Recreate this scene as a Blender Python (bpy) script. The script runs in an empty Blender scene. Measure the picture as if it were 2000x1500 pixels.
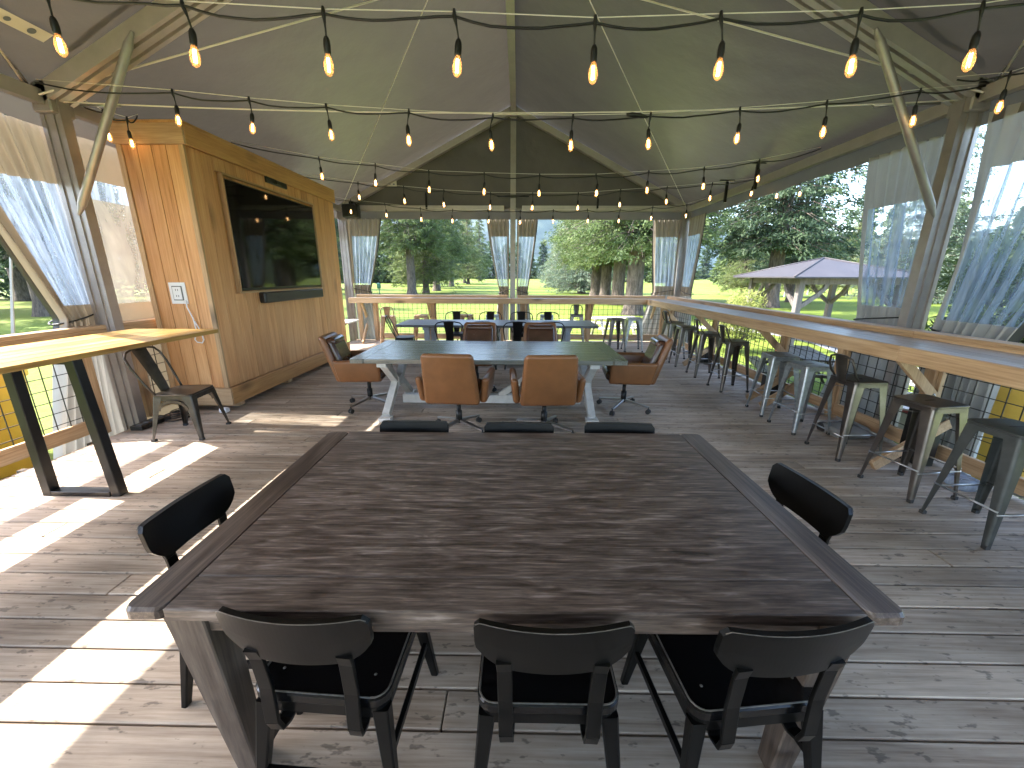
import bpy, math, random
from mathutils import Vector, Matrix
random.seed(7)
R = math.radians
PI = math.pi
S = bpy.context.scene
col = S.collection

# ------------------------------------------------------------------ camera
PITCH, YAW, ROLL = math.atan(212/780.), R(0.85), R(0.25)
fw = Vector((-math.sin(YAW)*math.cos(PITCH), math.cos(YAW)*math.cos(PITCH), -math.sin(PITCH)))
rt = Vector((math.cos(YAW), math.sin(YAW), 0)); up = rt.cross(fw)
rt2 = rt*math.cos(ROLL)+up*math.sin(ROLL); up2 = up*math.cos(ROLL)-rt*math.sin(ROLL)
cd = bpy.data.cameras.new('camera'); cam = bpy.data.objects.new('camera', cd); col.objects.link(cam)
cd.sensor_width = 36; cd.lens = 36*780/2000.; cd.clip_start = .05; cd.clip_end = 9000
M = Matrix((rt2, up2, -fw)).transposed().to_4x4(); M.translation = (0, 0, 1.66)
cam.matrix_world = M
S.camera = cam

# ------------------------------------------------------------------ sky, sun, exposure
SUN = Vector((-.96, .08, 1.0)).normalized()
w = bpy.data.worlds.new('World'); S.world = w; w.use_nodes = True
nt = w.node_tree; sk = nt.nodes.new('ShaderNodeTexSky'); sk.sky_type = 'NISHITA'; sk.sun_disc = False
sk.sun_elevation = math.asin(SUN.z); sk.sun_rotation = math.atan2(SUN.x, SUN.y)
sk.air_density = 1.0; sk.dust_density = 2.0
nt.links.new(sk.outputs[0], nt.nodes['Background'].inputs[0]); nt.nodes['Background'].inputs[1].default_value = .15
sd = bpy.data.lights.new('sun', 'SUN'); sd.energy = 2.6; sd.angle = R(.5); sd.color = (1, .95, .87)
sun = bpy.data.objects.new('sun', sd); col.objects.link(sun)
sun.rotation_euler = (-SUN).to_track_quat('-Z', 'Y').to_euler(); sun.location = (-20, 0, 30)
S.view_settings.view_transform = 'Standard'; S.view_settings.look = 'None'
S.view_settings.gamma = 1; S.view_settings.use_curve_mapping = False
S.view_settings.exposure = 3.2
S.render.engine = 'CYCLES'
S.cycles.max_bounces = 12; S.cycles.diffuse_bounces = 6; S.cycles.transparent_max_bounces = 24

# ------------------------------------------------------------------ materials
def newmat(name):
    m = bpy.data.materials.new(name); m.use_nodes = True
    n = m.node_tree; return m, n, n.nodes['Principled BSDF']
def nd(n, t, **k):
    x = n.nodes.new(t)
    for a, b in k.items():
        if a in x.inputs: x.inputs[a].default_value = b
        else: setattr(x, a, b)
    return x
def ramp(n, stops):
    r = n.nodes.new('ShaderNodeValToRGB'); e = r.color_ramp.elements
    e[0].position, e[0].color = stops[0][0], (*stops[0][1], 1)
    e[1].position, e[1].color = stops[-1][0], (*stops[-1][1], 1)
    for p, c in stops[1:-1]:
        x = e.new(p); x.color = (*c, 1)
    return r
def coords(n, scale, rnd=True):
    tc = n.nodes.new('ShaderNodeTexCoord'); mp = n.nodes.new('ShaderNodeMapping'); mp.inputs['Scale'].default_value = scale
    if rnd:
        oi = n.nodes.new('ShaderNodeObjectInfo'); vm = nd(n, 'ShaderNodeVectorMath', operation='SCALE')
        cb = n.nodes.new('ShaderNodeCombineXYZ')
        for i in range(3): n.links.new(oi.outputs['Random'], cb.inputs[i])
        n.links.new(cb.outputs[0], vm.inputs[0]); vm.inputs['Scale'].default_value = 37.
        ad = nd(n, 'ShaderNodeVectorMath', operation='ADD')
        n.links.new(tc.outputs['Object'], ad.inputs[0]); n.links.new(vm.outputs[0], ad.inputs[1])
        n.links.new(ad.outputs[0], mp.inputs['Vector'])
    else: n.links.new(tc.outputs['Object'], mp.inputs['Vector'])
    return mp
def plain(name, c, rough=.5, metal=0., noise=.0, nscale=8., bump=0., coat=0., spec=.5):
    m, n, b = newmat(name); b.inputs['Roughness'].default_value = rough; b.inputs['Metallic'].default_value = metal
    b.inputs['Specular IOR Level'].default_value = spec
    if coat: b.inputs['Coat Weight'].default_value = coat
    mp = coords(n, (1, 1, 1)); no = nd(n, 'ShaderNodeTexNoise', Scale=nscale, Detail=6., Roughness=.6)
    n.links.new(mp.outputs[0], no.inputs['Vector'])
    lo = tuple(max(0, x*(1-noise)) for x in c); hi = tuple(min(1, x*(1+noise)) for x in c)
    r = ramp(n, [(.3, lo), (.7, hi)]); n.links.new(no.outputs['Fac'], r.inputs[0]); n.links.new(r.outputs[0], b.inputs['Base Color'])
    rr = nd(n, 'ShaderNodeMapRange'); rr.inputs['To Min'].default_value = max(.03, rough*(1-noise*.8)); rr.inputs['To Max'].default_value = min(1, rough*(1+noise*.8))
    n.links.new(no.outputs['Fac'], rr.inputs['Value']); n.links.new(rr.outputs[0], b.inputs['Roughness'])
    if bump:
        bp = nd(n, 'ShaderNodeBump', Strength=bump, Distance=.01); n.links.new(no.outputs['Fac'], bp.inputs['Height']); n.links.new(bp.outputs[0], b.inputs['Normal'])
    return m
def wood(name, cols, axis, rough=.5, st=.035, fine=90., coarse=9., knots=0., vary=.25, bump=.15, spec=.4, specks=None, blotch=None):
    """grain stretched along axis (0,1,2)"""
    m, n, b = newmat(name); b.inputs['Specular IOR Level'].default_value = spec
    sf = [1., 1., 1.]; sf[axis] = st
    mp = coords(n, tuple(sf)); mc = coords(n, (1, 1, 1))
    f = nd(n, 'ShaderNodeTexNoise', Scale=fine, Detail=5., Roughness=.65); n.links.new(mp.outputs[0], f.inputs['Vector'])
    sc = [1., 1., 1.]; sc[axis] = st*3.4; mp2 = coords(n, tuple(sc))
    c = nd(n, 'ShaderNodeTexNoise', Scale=coarse, Detail=4., Roughness=.55, Distortion=.8); n.links.new(mp2.outputs[0], c.inputs['Vector'])
    mx = nd(n, 'ShaderNodeMix', data_type='FLOAT'); mx.inputs[0].default_value = .5
    n.links.new(f.outputs['Fac'], mx.inputs[2]); n.links.new(c.outputs['Fac'], mx.inputs[3])
    k = len(cols); r = ramp(n, [(.34+.32*i/(k-1), cols[i]) for i in range(k)]); n.links.new(mx.outputs[0], r.inputs[0])
    out = r.outputs[0]
    oi = n.nodes.new('ShaderNodeObjectInfo'); hs = nd(n, 'ShaderNodeHueSaturation')
    mr = nd(n, 'ShaderNodeMapRange'); mr.inputs['To Min'].default_value = 1-vary; mr.inputs['To Max'].default_value = 1+vary
    n.links.new(oi.outputs['Random'], mr.inputs['Value']); n.links.new(mr.outputs[0], hs.inputs['Value']); n.links.new(out, hs.inputs['Color']); out = hs.outputs[0]
    if knots:
        sk_ = [1., 1., 1.]; sk_[axis] = .45; mk = coords(n, tuple(sk_))
        v = nd(n, 'ShaderNodeTexVoronoi', Scale=knots); n.links.new(mk.outputs[0], v.inputs['Vector'])
        kr = ramp(n, [(.05, (.25, .25, .25)), (.12, (.62, .62, .62)), (.2, (1, 1, 1))]); n.links.new(v.outputs['Distance'], kr.inputs[0])
        mm = nd(n, 'ShaderNodeMix', data_type='RGBA', blend_type='MULTIPLY'); mm.inputs[0].default_value = .8
        n.links.new(out, mm.inputs[6]); n.links.new(kr.outputs[0], mm.inputs[7]); out = mm.outputs[2]
    if blotch:
        no = nd(n, 'ShaderNodeTexNoise', Scale=blotch[0], Detail=7., Roughness=.62); sb=[1.,1.,1.]; sb[axis]=.5
        mb = coords(n, tuple(sb), False); n.links.new(mb.outputs[0], no.inputs['Vector'])
        kr = ramp(n, [(.36, (blotch[1],)*3), (.66, (blotch[2],)*3)]); n.links.new(no.outputs['Fac'], kr.inputs[0])
        mm = nd(n, 'ShaderNodeMix', data_type='RGBA', blend_type='MULTIPLY'); mm.inputs[0].default_value = 1.
        n.links.new(out, mm.inputs[6]); n.links.new(kr.outputs[0], mm.inputs[7]); out = mm.outputs[2]
    if specks:
        s3 = [1., 1., 1.]; s3[axis] = .4; ms = coords(n, tuple(s3))
        no = nd(n, 'ShaderNodeTexNoise', Scale=specks[0], Detail=3., Roughness=.6); n.links.new(ms.outputs[0], no.inputs['Vector'])
        kr = ramp(n, [(specks[1], (1, 1, 1)), (specks[1]+.06, (specks[2],)*3)]); n.links.new(no.outputs['Fac'], kr.inputs[0])
        mm = nd(n, 'ShaderNodeMix', data_type='RGBA', blend_type='MULTIPLY'); mm.inputs[0].default_value = 1.
        n.links.new(out, mm.inputs[6]); n.links.new(kr.outputs[0], mm.inputs[7]); out = mm.outputs[2]
    n.links.new(out, b.inputs['Base Color'])
    rr = nd(n, 'ShaderNodeMapRange'); rr.inputs['To Min'].default_value = rough*.75; rr.inputs['To Max'].default_value = min(1, rough*1.25)
    n.links.new(mx.outputs[0], rr.inputs['Value']); n.links.new(rr.outputs[0], b.inputs['Roughness'])
    bp = nd(n, 'ShaderNodeBump', Strength=bump, Distance=.004); n.links.new(mx.outputs[0], bp.inputs['Height']); n.links.new(bp.outputs[0], b.inputs['Normal'])
    return m
def translucent(name, c, t=.3, rough=.6, wr=.0, tc=None):
    m, n, b = newmat(name); out = n.nodes['Material Output']
    b.inputs['Roughness'].default_value = rough
    mp = coords(n, (1, 1, 1), False); no = nd(n, 'ShaderNodeTexNoise', Scale=2.2, Detail=5.); n.links.new(mp.outputs[0], no.inputs['Vector'])
    r = ramp(n, [(.3, tuple(x*.85 for x in c)), (.7, tuple(min(1, x*1.12) for x in c))]); n.links.new(no.outputs['Fac'], r.inputs[0]); n.links.new(r.outputs[0], b.inputs['Base Color'])
    tr = n.nodes.new('ShaderNodeBsdfTranslucent'); tr.inputs['Color'].default_value = (*(tc or c), 1)
    mx = n.nodes.new('ShaderNodeMixShader'); mx.inputs[0].default_value = t
    n.links.new(b.outputs[0], mx.inputs[1]); n.links.new(tr.outputs[0], mx.inputs[2]); n.links.new(mx.outputs[0], out.inputs['Surface'])
    if wr:
        bp = nd(n, 'ShaderNodeBump', Strength=wr, Distance=.05); n.links.new(no.outputs['Fac'], bp.inputs['Height']); n.links.new(bp.outputs[0], b.inputs['Normal'])
    return m
def vinyl(name, clear=.6, tint=(.40, .50, .68), streak=(9, 9, .6)):  # blue tints put the sky's reflection into the vinyl colour
    m, n, b = newmat(name); out = n.nodes['Material Output']
    b.inputs['Base Color'].default_value = (*tint, 1); b.inputs['Roughness'].default_value = .18
    tr = n.nodes.new('ShaderNodeBsdfTransparent'); tr.inputs[0].default_value = (.93, .96, .97, 1)
    tl = n.nodes.new('ShaderNodeBsdfTranslucent'); tl.inputs[0].default_value = (*(x*.62 for x in tint), 1)
    m1 = n.nodes.new('ShaderNodeMixShader'); m1.inputs[0].default_value = .55; n.links.new(b.outputs[0], m1.inputs[1]); n.links.new(tl.outputs[0], m1.inputs[2])
    mp = coords(n, streak, False); no = nd(n, 'ShaderNodeTexNoise', Scale=1.6, Detail=6., Roughness=.6, Distortion=.6); n.links.new(mp.outputs[0], no.inputs['Vector'])
    rr = nd(n, 'ShaderNodeMapRange'); rr.inputs['From Min'].default_value = .38; rr.inputs['From Max'].default_value = .68
    rr.inputs['To Min'].default_value = min(1., clear+.28); rr.inputs['To Max'].default_value = max(.1, clear-.38)
    n.links.new(no.outputs['Fac'], rr.inputs['Value'])
    m2 = n.nodes.new('ShaderNodeMixShader'); n.links.new(rr.outputs[0], m2.inputs[0]); n.links.new(m1.outputs[0], m2.inputs[1]); n.links.new(tr.outputs[0], m2.inputs[2])
    n.links.new(m2.outputs[0], out.inputs['Surface'])
    bp = nd(n, 'ShaderNodeBump', Strength=.5, Distance=.03); n.links.new(no.outputs['Fac'], bp.inputs['Height']); n.links.new(bp.outputs[0], b.inputs['Normal'])
    return m
def emis(name, c, s):
    m, n, b = newmat(name); b.inputs['Emission Color'].default_value = (*c, 1); b.inputs['Emission Strength'].default_value = s; b.inputs['Base Color'].default_value = (*c, 1)
    return m

DECKC = [(.22, .155, .105), (.37, .285, .21), (.50, .40, .305), (.60, .50, .40)]
PINEC = [(.30, .17, .082), (.44, .275, .145), (.54, .355, .20), (.62, .43, .27)]
mt = {}
mt['deck'] = wood('weathered_deck_wood', DECKC, 0, rough=.62, fine=60, coarse=7, vary=.16, bump=.35, specks=(30., .61, .5), blotch=(1.7, .70, 1.2))
mt['deckdark'] = plain('deck_underside', (.06, .045, .035), .9)
mt['pine_y'] = wood('pine_lumber_y', PINEC, 1, rough=.55, fine=70, coarse=8, knots=2.6, vary=.12)
mt['pine_x'] = wood('pine_lumber_x', PINEC, 0, rough=.55, fine=70, coarse=8, knots=2.6, vary=.12)
mt['pine_z'] = wood('pine_lumber_z', PINEC, 2, rough=.55, fine=70, coarse=8, knots=2.6, vary=.12)
SID = [(.40, .175, .065), (.56, .28, .115), (.64, .345, .155), (.71, .42, .21)]
mt['siding'] = wood('plywood_siding', SID, 2, rough=.5, fine=55, coarse=5, knots=1.9, vary=.10, bump=.12)
mt['trimwood'] = wood('trim_lumber', [(.34, .15, .05), (.50, .26, .10), (.60, .34, .14)], 1, rough=.5, fine=60, coarse=7, knots=2.2, vary=.06)
BART = [(.20, .145, .10), (.29, .22, .155), (.37, .29, .22), (.45, .37, .29)]
mt['bartop_y'] = wood('bar_top_wood_y', BART, 1, rough=.33, fine=80, coarse=8, vary=.14, bump=.12, spec=.6)
mt['bartop_x'] = wood('bar_top_wood_x', BART, 0, rough=.33, fine=80, coarse=8, vary=.14, bump=.12, spec=.6)
mt['hitop'] = wood('high_table_wood', [(.30, .15, .04), (.46, .27, .075), (.60, .38, .13)], 1, rough=.35, fine=40, coarse=9, vary=.32, bump=.1)
NT = [(.020, .013, .010), (.066, .045, .035), (.135, .098, .077), (.27, .215, .18)]
mt['ntx'] = wood('dark_table_wood_x', NT, 0, rough=.40, st=.05, fine=110, coarse=34, vary=.10, bump=.3, spec=.6, blotch=(2.2, .80, 1.22))
mt['nty'] = wood('dark_table_wood_y', NT, 1, rough=.36, fine=75, coarse=6.5, vary=.10, bump=.3, spec=.55, blotch=(2.2, .75, 1.2))
mt['ntz'] = wood('dark_table_wood_z', [(.035, .024, .018), (.075, .054, .042), (.12, .09, .07), (.18, .14, .11)], 2, rough=.5, fine=75, coarse=7, vary=.08, bump=.3)
MTc = [(.08, .08, .066), (.14, .14, .115), (.21, .205, .17)]
mt['mtx'] = wood('grey_table_wood_x', MTc, 0, rough=.22, fine=60, coarse=9, vary=.12, bump=.12, spec=.7)
mt['mty'] = wood('grey_table_wood_y', MTc, 1, rough=.22, fine=60, coarse=9, vary=.12, bump=.12, spec=.7)
FTc = [(.045, .047, .055), (.075, .08, .09), (.11, .115, .13)]
mt['ftx'] = wood('slate_table_wood_x', FTc, 0, rough=.3, fine=60, coarse=9, vary=.12, bump=.1, spec=.6)
mt['fty'] = wood('slate_table_wood_y', FTc, 1, rough=.3, fine=60, coarse=9, vary=.12, bump=.1, spec=.6)
mt['white'] = plain('white_painted_wood', (.66, .64, .60), .5, noise=.12, nscale=14, bump=.1)
mt['greywhite'] = plain('grey_painted_wood', (.36, .38, .42), .5, noise=.12, nscale=14)
mt['blk'] = plain('black_lacquered_wood', (.0045, .0043, .004), .3, noise=.2, nscale=5, spec=.22)
mt['blkseat'] = plain('black_gloss_seat', (.004, .004, .0045), .2, noise=.2, nscale=5)
mt['blkedge'] = plain('worn_black_edge', (.10, .085, .07), .45, noise=.6, nscale=40)
mt['blkmetal'] = plain('black_metal', (.009, .0085, .0085), .33, metal=.3, noise=.3, nscale=10)
mt['bronze'] = plain('dark_bronze_metal', (.07, .06, .05), .34, metal=.7, noise=.35, nscale=9)
mt['gun'] = plain('gunmetal', (.185, .168, .155), .30, metal=1., noise=.22, nscale=6)
mt['galv'] = plain('galvanised_metal', (.36, .38, .39), .36, metal=.9, noise=.25, nscale=26)
mt['woodmetal'] = plain('rusty_tan_metal', (.40, .27, .17), .45, metal=.5, noise=.3, nscale=12)
mt['greystool'] = plain('grey_green_painted_metal', (.06, .064, .06), .38, metal=.3, noise=.25, nscale=12)
mt['footc'] = plain('rubber_foot', (.03, .03, .03), .7)
mt['leather'] = plain('tan_leather', (.20, .082, .029), .36, noise=.16, nscale=5, bump=.06)
mt['leatherd'] = plain('brown_leather_cushion', (.062, .024, .012), .25, noise=.3, nscale=7, bump=.12, coat=.2)
mt['chrome'] = plain('brushed_steel', (.42, .41, .40), .3, metal=1., noise=.2)
mt['alu'] = plain('aluminium', (.36, .33, .315), .42, metal=.6, noise=.12, nscale=6)
mt['alu_lit'] = plain('aluminium_lit_copy', (.47, .43, .41), .38, metal=.55, noise=.08, nscale=6)  # lightened copy of aluminium; its colour makes up for dim light on undersides
mt['alud'] = plain('aluminium_groove', (.10, .095, .09), .5, metal=.5)
mt['cablew'] = plain('white_cable', (.75, .70, .62), .5)
mt['cableb'] = plain('black_cable', (.012, .011, .010), .5)
mt['plastb'] = plain('black_plastic', (.012, .011, .010), .38)
mt['screen'] = plain('tv_screen_glass', (.003, .0025, .002), .05, spec=.35)
mt['bezel'] = plain('tv_bezel', (.01, .01, .01), .3)
mt['outlet'] = plain('white_plastic', (.75, .74, .76), .4)
mt['outletd'] = plain('grey_slot', (.12, .12, .12), .5)
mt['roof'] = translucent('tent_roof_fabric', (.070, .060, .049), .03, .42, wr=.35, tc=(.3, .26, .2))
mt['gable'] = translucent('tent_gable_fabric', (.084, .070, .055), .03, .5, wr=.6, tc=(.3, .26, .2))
mt['val'] = translucent('valance_fabric', (.14, .125, .115), .04, .5, tc=(.5, .45, .4))
mt['tanfab'] = translucent('tan_curtain_fabric', (.27, .225, .18), .18, .6, wr=.4, tc=(.22, .18, .125))
mt['greyfab'] = translucent('grey_curtain_fabric', (.36, .35, .33), .22, .6, wr=.4)
mt['zip'] = plain('dark_zip_band', (.03, .027, .026), .5)
mt['vinyl'] = vinyl('clear_vinyl', .42, tint=(.38, .46, .60))
mt['vinylc'] = vinyl('clearer_vinyl', .46, tint=(.40, .48, .60), streak=(6, 6, .7))  # blue here is reflected sky, mixed into the base colour
mt['vinylf'] = vinyl('frosted_vinyl', .34, tint=(.55, .62, .74))
mt['vinyld'] = vinyl('dusty_vinyl', .2, tint=(.30, .27, .235), streak=(2.2, 2.2, .8))
mt['wire'] = plain('mesh_wire', (.035, .03, .026), .5, metal=.5)
mt['tag'] = plain('white_fabric_tag', (.62, .58, .52), .6)
mt['tagp'] = plain('tag_print', (.12, .14, .17), .6)
mt['fil'] = emis('glowing_filament', (1., .74, .42), 5.)
m, n, b = newmat('amber_bulb_glass'); mt['bulb'] = m
tr = n.nodes.new('ShaderNodeBsdfTransparent'); tr.inputs[0].default_value = (1, .86, .68, 1)
b.inputs['Base Color'].default_value = (.55, .36, .2, 1); b.inputs['Roughness'].default_value = .05
b.inputs['Emission Color'].default_value = (1, .5, .16, 1); b.inputs['Emission Strength'].default_value = .02
mx = n.nodes.new('ShaderNodeMixShader'); mx.inputs[0].default_value = .55
n.links.new(b.outputs[0], mx.inputs[1]); n.links.new(tr.outputs[0], mx.inputs[2]); n.links.new(mx.outputs[0], n.nodes['Material Output'].inputs['Surface'])
mt['yellow'] = plain('yellow_plastic', (.62, .36, .07), .4, noise=.12, nscale=3)
mt['soil'] = plain('dark_soil', (.03, .022, .016), .95)
mt['conc'] = plain('pale_concrete', (.44, .41, .37), .8, noise=.15, nscale=6)
mt['green'] = plain('green_paint', (.02, .10, .055), .4)
mt['gazroof'] = plain('gazebo_metal_roof', (.038, .034, .038), .6, metal=0., noise=.15, nscale=3)
mt['gazwood'] = wood('gazebo_grey_timber', [(.06, .05, .045), (.11, .097, .09), (.17, .15, .14)], 2, rough=.7, fine=40, coarse=6)
mt['beige'] = plain('faded_picnic_wood', (.42, .38, .33), .7, noise=.2)
mt['red'] = plain('red_trim', (.25, .04, .03), .5)
def barkmat():
    m, n, b = newmat('bark'); b.inputs['Roughness'].default_value = .95
    mp = coords(n, (3, 3, .7)); no = nd(n, 'ShaderNodeTexNoise', Scale=3., Detail=8., Roughness=.7); n.links.new(mp.outputs[0], no.inputs['Vector'])
    r = ramp(n, [(.35, (.045, .034, .027)), (.65, (.17, .135, .11))]); n.links.new(no.outputs['Fac'], r.inputs[0]); n.links.new(r.outputs[0], b.inputs['Base Color'])
    bp = nd(n, 'ShaderNodeBump', Strength=1., Distance=.08); n.links.new(no.outputs['Fac'], bp.inputs['Height']); n.links.new(bp.outputs[0], b.inputs['Normal'])
    return m
mt['bark'] = barkmat()
def leafmat(name, c1, c2, c3, sc=.9, t=.35):
    m, n, b = newmat(name); b.inputs['Roughness'].default_value = .6; b.inputs['Specular IOR Level'].default_value = .25
    mp = coords(n, (1, 1, 1)); no = nd(n, 'ShaderNodeTexNoise', Scale=sc, Detail=8., Roughness=.7); n.links.new(mp.outputs[0], no.inputs['Vector'])
    r = ramp(n, [(.35, c1), (.5, c2), (.66, c3)]); n.links.new(no.outputs['Fac'], r.inputs[0]); n.links.new(r.outputs[0], b.inputs['Base Color'])
    tl = n.nodes.new('ShaderNodeBsdfTranslucent'); n.links.new(r.outputs[0], tl.inputs[0])
    mx = n.nodes.new('ShaderNodeMixShader'); mx.inputs[0].default_value = t
    n.links.new(b.outputs[0], mx.inputs[1]); n.links.new(tl.outputs[0], mx.inputs[2]); n.links.new(mx.outputs[0], n.nodes['Material Output'].inputs['Surface'])
    return m
mt['fir'] = leafmat('fir_needles', (.042, .068, .026), (.088, .13, .044), (.18, .225, .08))
mt['fird'] = leafmat('dark_fir_needles', (.030, .055, .034), (.060, .098, .052), (.12, .165, .08))
mt['firl'] = leafmat('light_cedar_needles', (.075, .105, .035), (.14, .18, .06), (.25, .285, .11))
mt['firb'] = leafmat('blue_spruce_needles', (.075, .11, .075), (.15, .20, .135), (.27, .31, .21))
mt['bamboo'] = leafmat('yellow_green_leaves', (.13, .16, .035), (.24, .27, .07), (.38, .38, .13), 2.)
mt['bush'] = leafmat('bush_leaves', (.06, .095, .028), (.12, .165, .05), (.22, .27, .095), 2.)
def lawnmat():
    m, n, b = newmat('mown_lawn'); b.inputs['Roughness'].default_value = .85; b.inputs['Specular IOR Level'].default_value = .2
    mp = coords(n, (1, 1, 1), False)
    a = nd(n, 'ShaderNodeTexNoise', Scale=.07, Detail=6., Roughness=.6); f = nd(n, 'ShaderNodeTexNoise', Scale=5., Detail=8., Roughness=.75)
    n.links.new(mp.outputs[0], a.inputs['Vector']); n.links.new(mp.outputs[0], f.inputs['Vector'])
    mx = nd(n, 'ShaderNodeMix', data_type='FLOAT'); mx.inputs[0].default_value = .45; n.links.new(a.outputs['Fac'], mx.inputs[2]); n.links.new(f.outputs['Fac'], mx.inputs[3])
    r = ramp(n, [(.34, (.060, .100, .014)), (.5, (.115, .155, .020)), (.66, (.20, .22, .038))]); n.links.new(mx.outputs[0], r.inputs[0]); n.links.new(r.outputs[0], b.inputs['Base Color'])
    bp = nd(n, 'ShaderNodeBump', Strength=.8, Distance=.05); n.links.new(f.outputs['Fac'], bp.inputs['Height']); n.links.new(bp.outputs[0], b.inputs['Normal'])
    return m
mt['lawn'] = lawnmat()
mt['hill'] = leafmat('forested_slope', (.012, .022, .020), (.024, .042, .034), (.05, .07, .05), .02, .0)

# ------------------------------------------------------------------ mesh helpers
class MB:
    def __init__(s): s.v = []; s.f = []; s.sm = []
    def add(s, vs, fs, smooth=False):
        o = len(s.v); s.v += [tuple(x) for x in vs]; s.f += [tuple(i+o for i in q) for q in fs]; s.sm += [smooth]*len(fs); return s
    def box(s, x0, x1, y0, y1, z0, z1, ch=0., mat=None):
        if ch <= 0:
            vs = [(x, y, z) for z in (z0, z1) for y in (y0, y1) for x in (x0, x1)]
            fs = [(0, 2, 3, 1), (4, 5, 7, 6), (0, 1, 5, 4), (2, 6, 7, 3), (0, 4, 6, 2), (1, 3, 7, 5)]
        else:
            c = [(x0, x1), (y0, y1), (z0, z1)]; vs = []; idx = {}
            for i in (0, 1):
                for j in (0, 1):
                    for k in (0, 1):
                        for ax in range(3):   # vertex lying on face 'ax'
                            p = []
                            for a, q in enumerate((i, j, k)):
                                v = c[a][q]
                                if a != ax: v += ch if q == 0 else -ch
                                p.append(v)
                            idx[(i, j, k, ax)] = len(vs); vs.append(tuple(p))
            g = idx; fs = []
            for q in (0, 1):
                f = [g[(q, 0, 0, 0)], g[(q, 1, 0, 0)], g[(q, 1, 1, 0)], g[(q, 0, 1, 0)]]; fs.append(f if q else f[::-1])
                f = [g[(0, q, 0, 1)], g[(0, q, 1, 1)], g[(1, q, 1, 1)], g[(1, q, 0, 1)]]; fs.append(f if q else f[::-1])
                f = [g[(0, 0, q, 2)], g[(1, 0, q, 2)], g[(1, 1, q, 2)], g[(0, 1, q, 2)]]; fs.append(f if q else f[::-1])
            cen = Vector(((x0+x1)/2, (y0+y1)/2, (z0+z1)/2))
            def orient(f):
                a, b_, c_ = (Vector(vs[t]) for t in f[:3]); nn = (b_-a).cross(c_-a)
                return f if nn.dot((a+b_+c_)/3-cen) > 0 else f[::-1]
            for a in (0, 1):
                for b_ in (0, 1):
                    fs.append(orient([g[(a, b_, 0, 0)], g[(a, b_, 1, 0)], g[(a, b_, 1, 1)], g[(a, b_, 0, 1)]]))
                    fs.append(orient([g[(a, 0, b_, 0)], g[(a, 1, b_, 0)], g[(a, 1, b_, 2)], g[(a, 0, b_, 2)]]))
                    fs.append(orient([g[(0, a, b_, 1)], g[(1, a, b_, 1)], g[(1, a, b_, 2)], g[(0, a, b_, 2)]]))
            for i in (0, 1):
                for j in (0, 1):
                    for k in (0, 1): fs.append(orient([g[(i, j, k, 0)], g[(i, j, k, 1)], g[(i, j, k, 2)]]))
        if mat is not None: vs = [mat @ Vector(p) for p in vs]
        return s.add(vs, fs)
    def beam(s, p0, p1, wd, dp, upv=(0, 0, 1), ch=0., w1=None, d1=None):
        """box from p0 to p1, width across, depth along upv"""
        p0, p1 = Vector(p0), Vector(p1); d = p1-p0; L = d.length; d.normalize(); u = Vector(upv)
        x = d.cross(u)
        if x.length < 1e-4: x = d.cross(Vector((0, 1, 0)))
        x.normalize(); u = x.cross(d)
        w1 = wd if w1 is None else w1; d1 = dp if d1 is None else d1
        prof = lambda a, b_: [(-a/2+ch, -b_/2), (a/2-ch, -b_/2), (a/2, -b_/2+ch), (a/2, b_/2-ch), (a/2-ch, b_/2), (-a/2+ch, b_/2), (-a/2, b_/2-ch), (-a/2, -b_/2+ch)] if ch else [(-a/2, -b_/2), (a/2, -b_/2), (a/2, b_/2), (-a/2, b_/2)]
        A = [p0+x*q[0]+u*q[1] for q in prof(wd, dp)]; B = [p1+x*q[0]+u*q[1] for q in prof(w1, d1)]; k = len(A)
        fs = [tuple(range(k)), tuple(range(2*k-1, k-1, -1))]+[((i+1) % k, i, k+i, k+(i+1) % k) for i in range(k)]
        return s.add(A+B, fs)
    def profile(s, p0, p1, pts, upv=(0, 0, 1)):
        p0, p1 = Vector(p0), Vector(p1); d = (p1-p0).normalized(); x = d.cross(Vector(upv)).normalized(); u = x.cross(d)
        A = [p0+x*q[0]+u*q[1] for q in pts]; B = [p1+x*q[0]+u*q[1] for q in pts]; k = len(A)
        fs = [tuple(range(k)), tuple(range(2*k-1, k-1, -1))]+[((i+1) % k, i, k+i, k+(i+1) % k) for i in range(k)]
        return s.add(A+B, fs)
    def tube(s, pts, r, n=8, cap=True, rs=None, flat=1.):
        pts = [Vector(p) for p in pts]; k = len(pts); vs = []; t0 = None; u = None
        for i, p in enumerate(pts):
            t = (pts[min(i+1, k-1)]-pts[max(i-1, 0)]).normalized()
            if u is None:
                u = t.orthogonal().normalized()
            else:
                u = (u-t*u.dot(t)).normalized()
            v = t.cross(u); rr = rs[i] if rs else r
            for j in range(n):
                a = 2*PI*j/n; vs.append(p+(u*math.cos(a)+v*math.sin(a)*flat)*rr)
        fs = [(i*n+j, i*n+(j+1) % n, (i+1)*n+(j+1) % n, (i+1)*n+j) for i in range(k-1) for j in range(n)]
        if cap: fs += [tuple(range(n-1, -1, -1)), tuple((k-1)*n+j for j in range(n))]
        return s.add(vs, fs, True)
    def lathe(s, prof, c=(0, 0, 0), n=16, smooth=True):
        vs = [(c[0]+r*math.cos(2*PI*j/n), c[1]+r*math.sin(2*PI*j/n), c[2]+z) for r, z in prof for j in range(n)]; k = len(prof)
        fs = [(i*n+j, i*n+(j+1) % n, (i+1)*n+(j+1) % n, (i+1)*n+j) for i in range(k-1) for j in range(n)]
        fs += [tuple(range(n-1, -1, -1)), tuple((k-1)*n+j for j in range(n))]
        return s.add(vs, fs, smooth)
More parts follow.
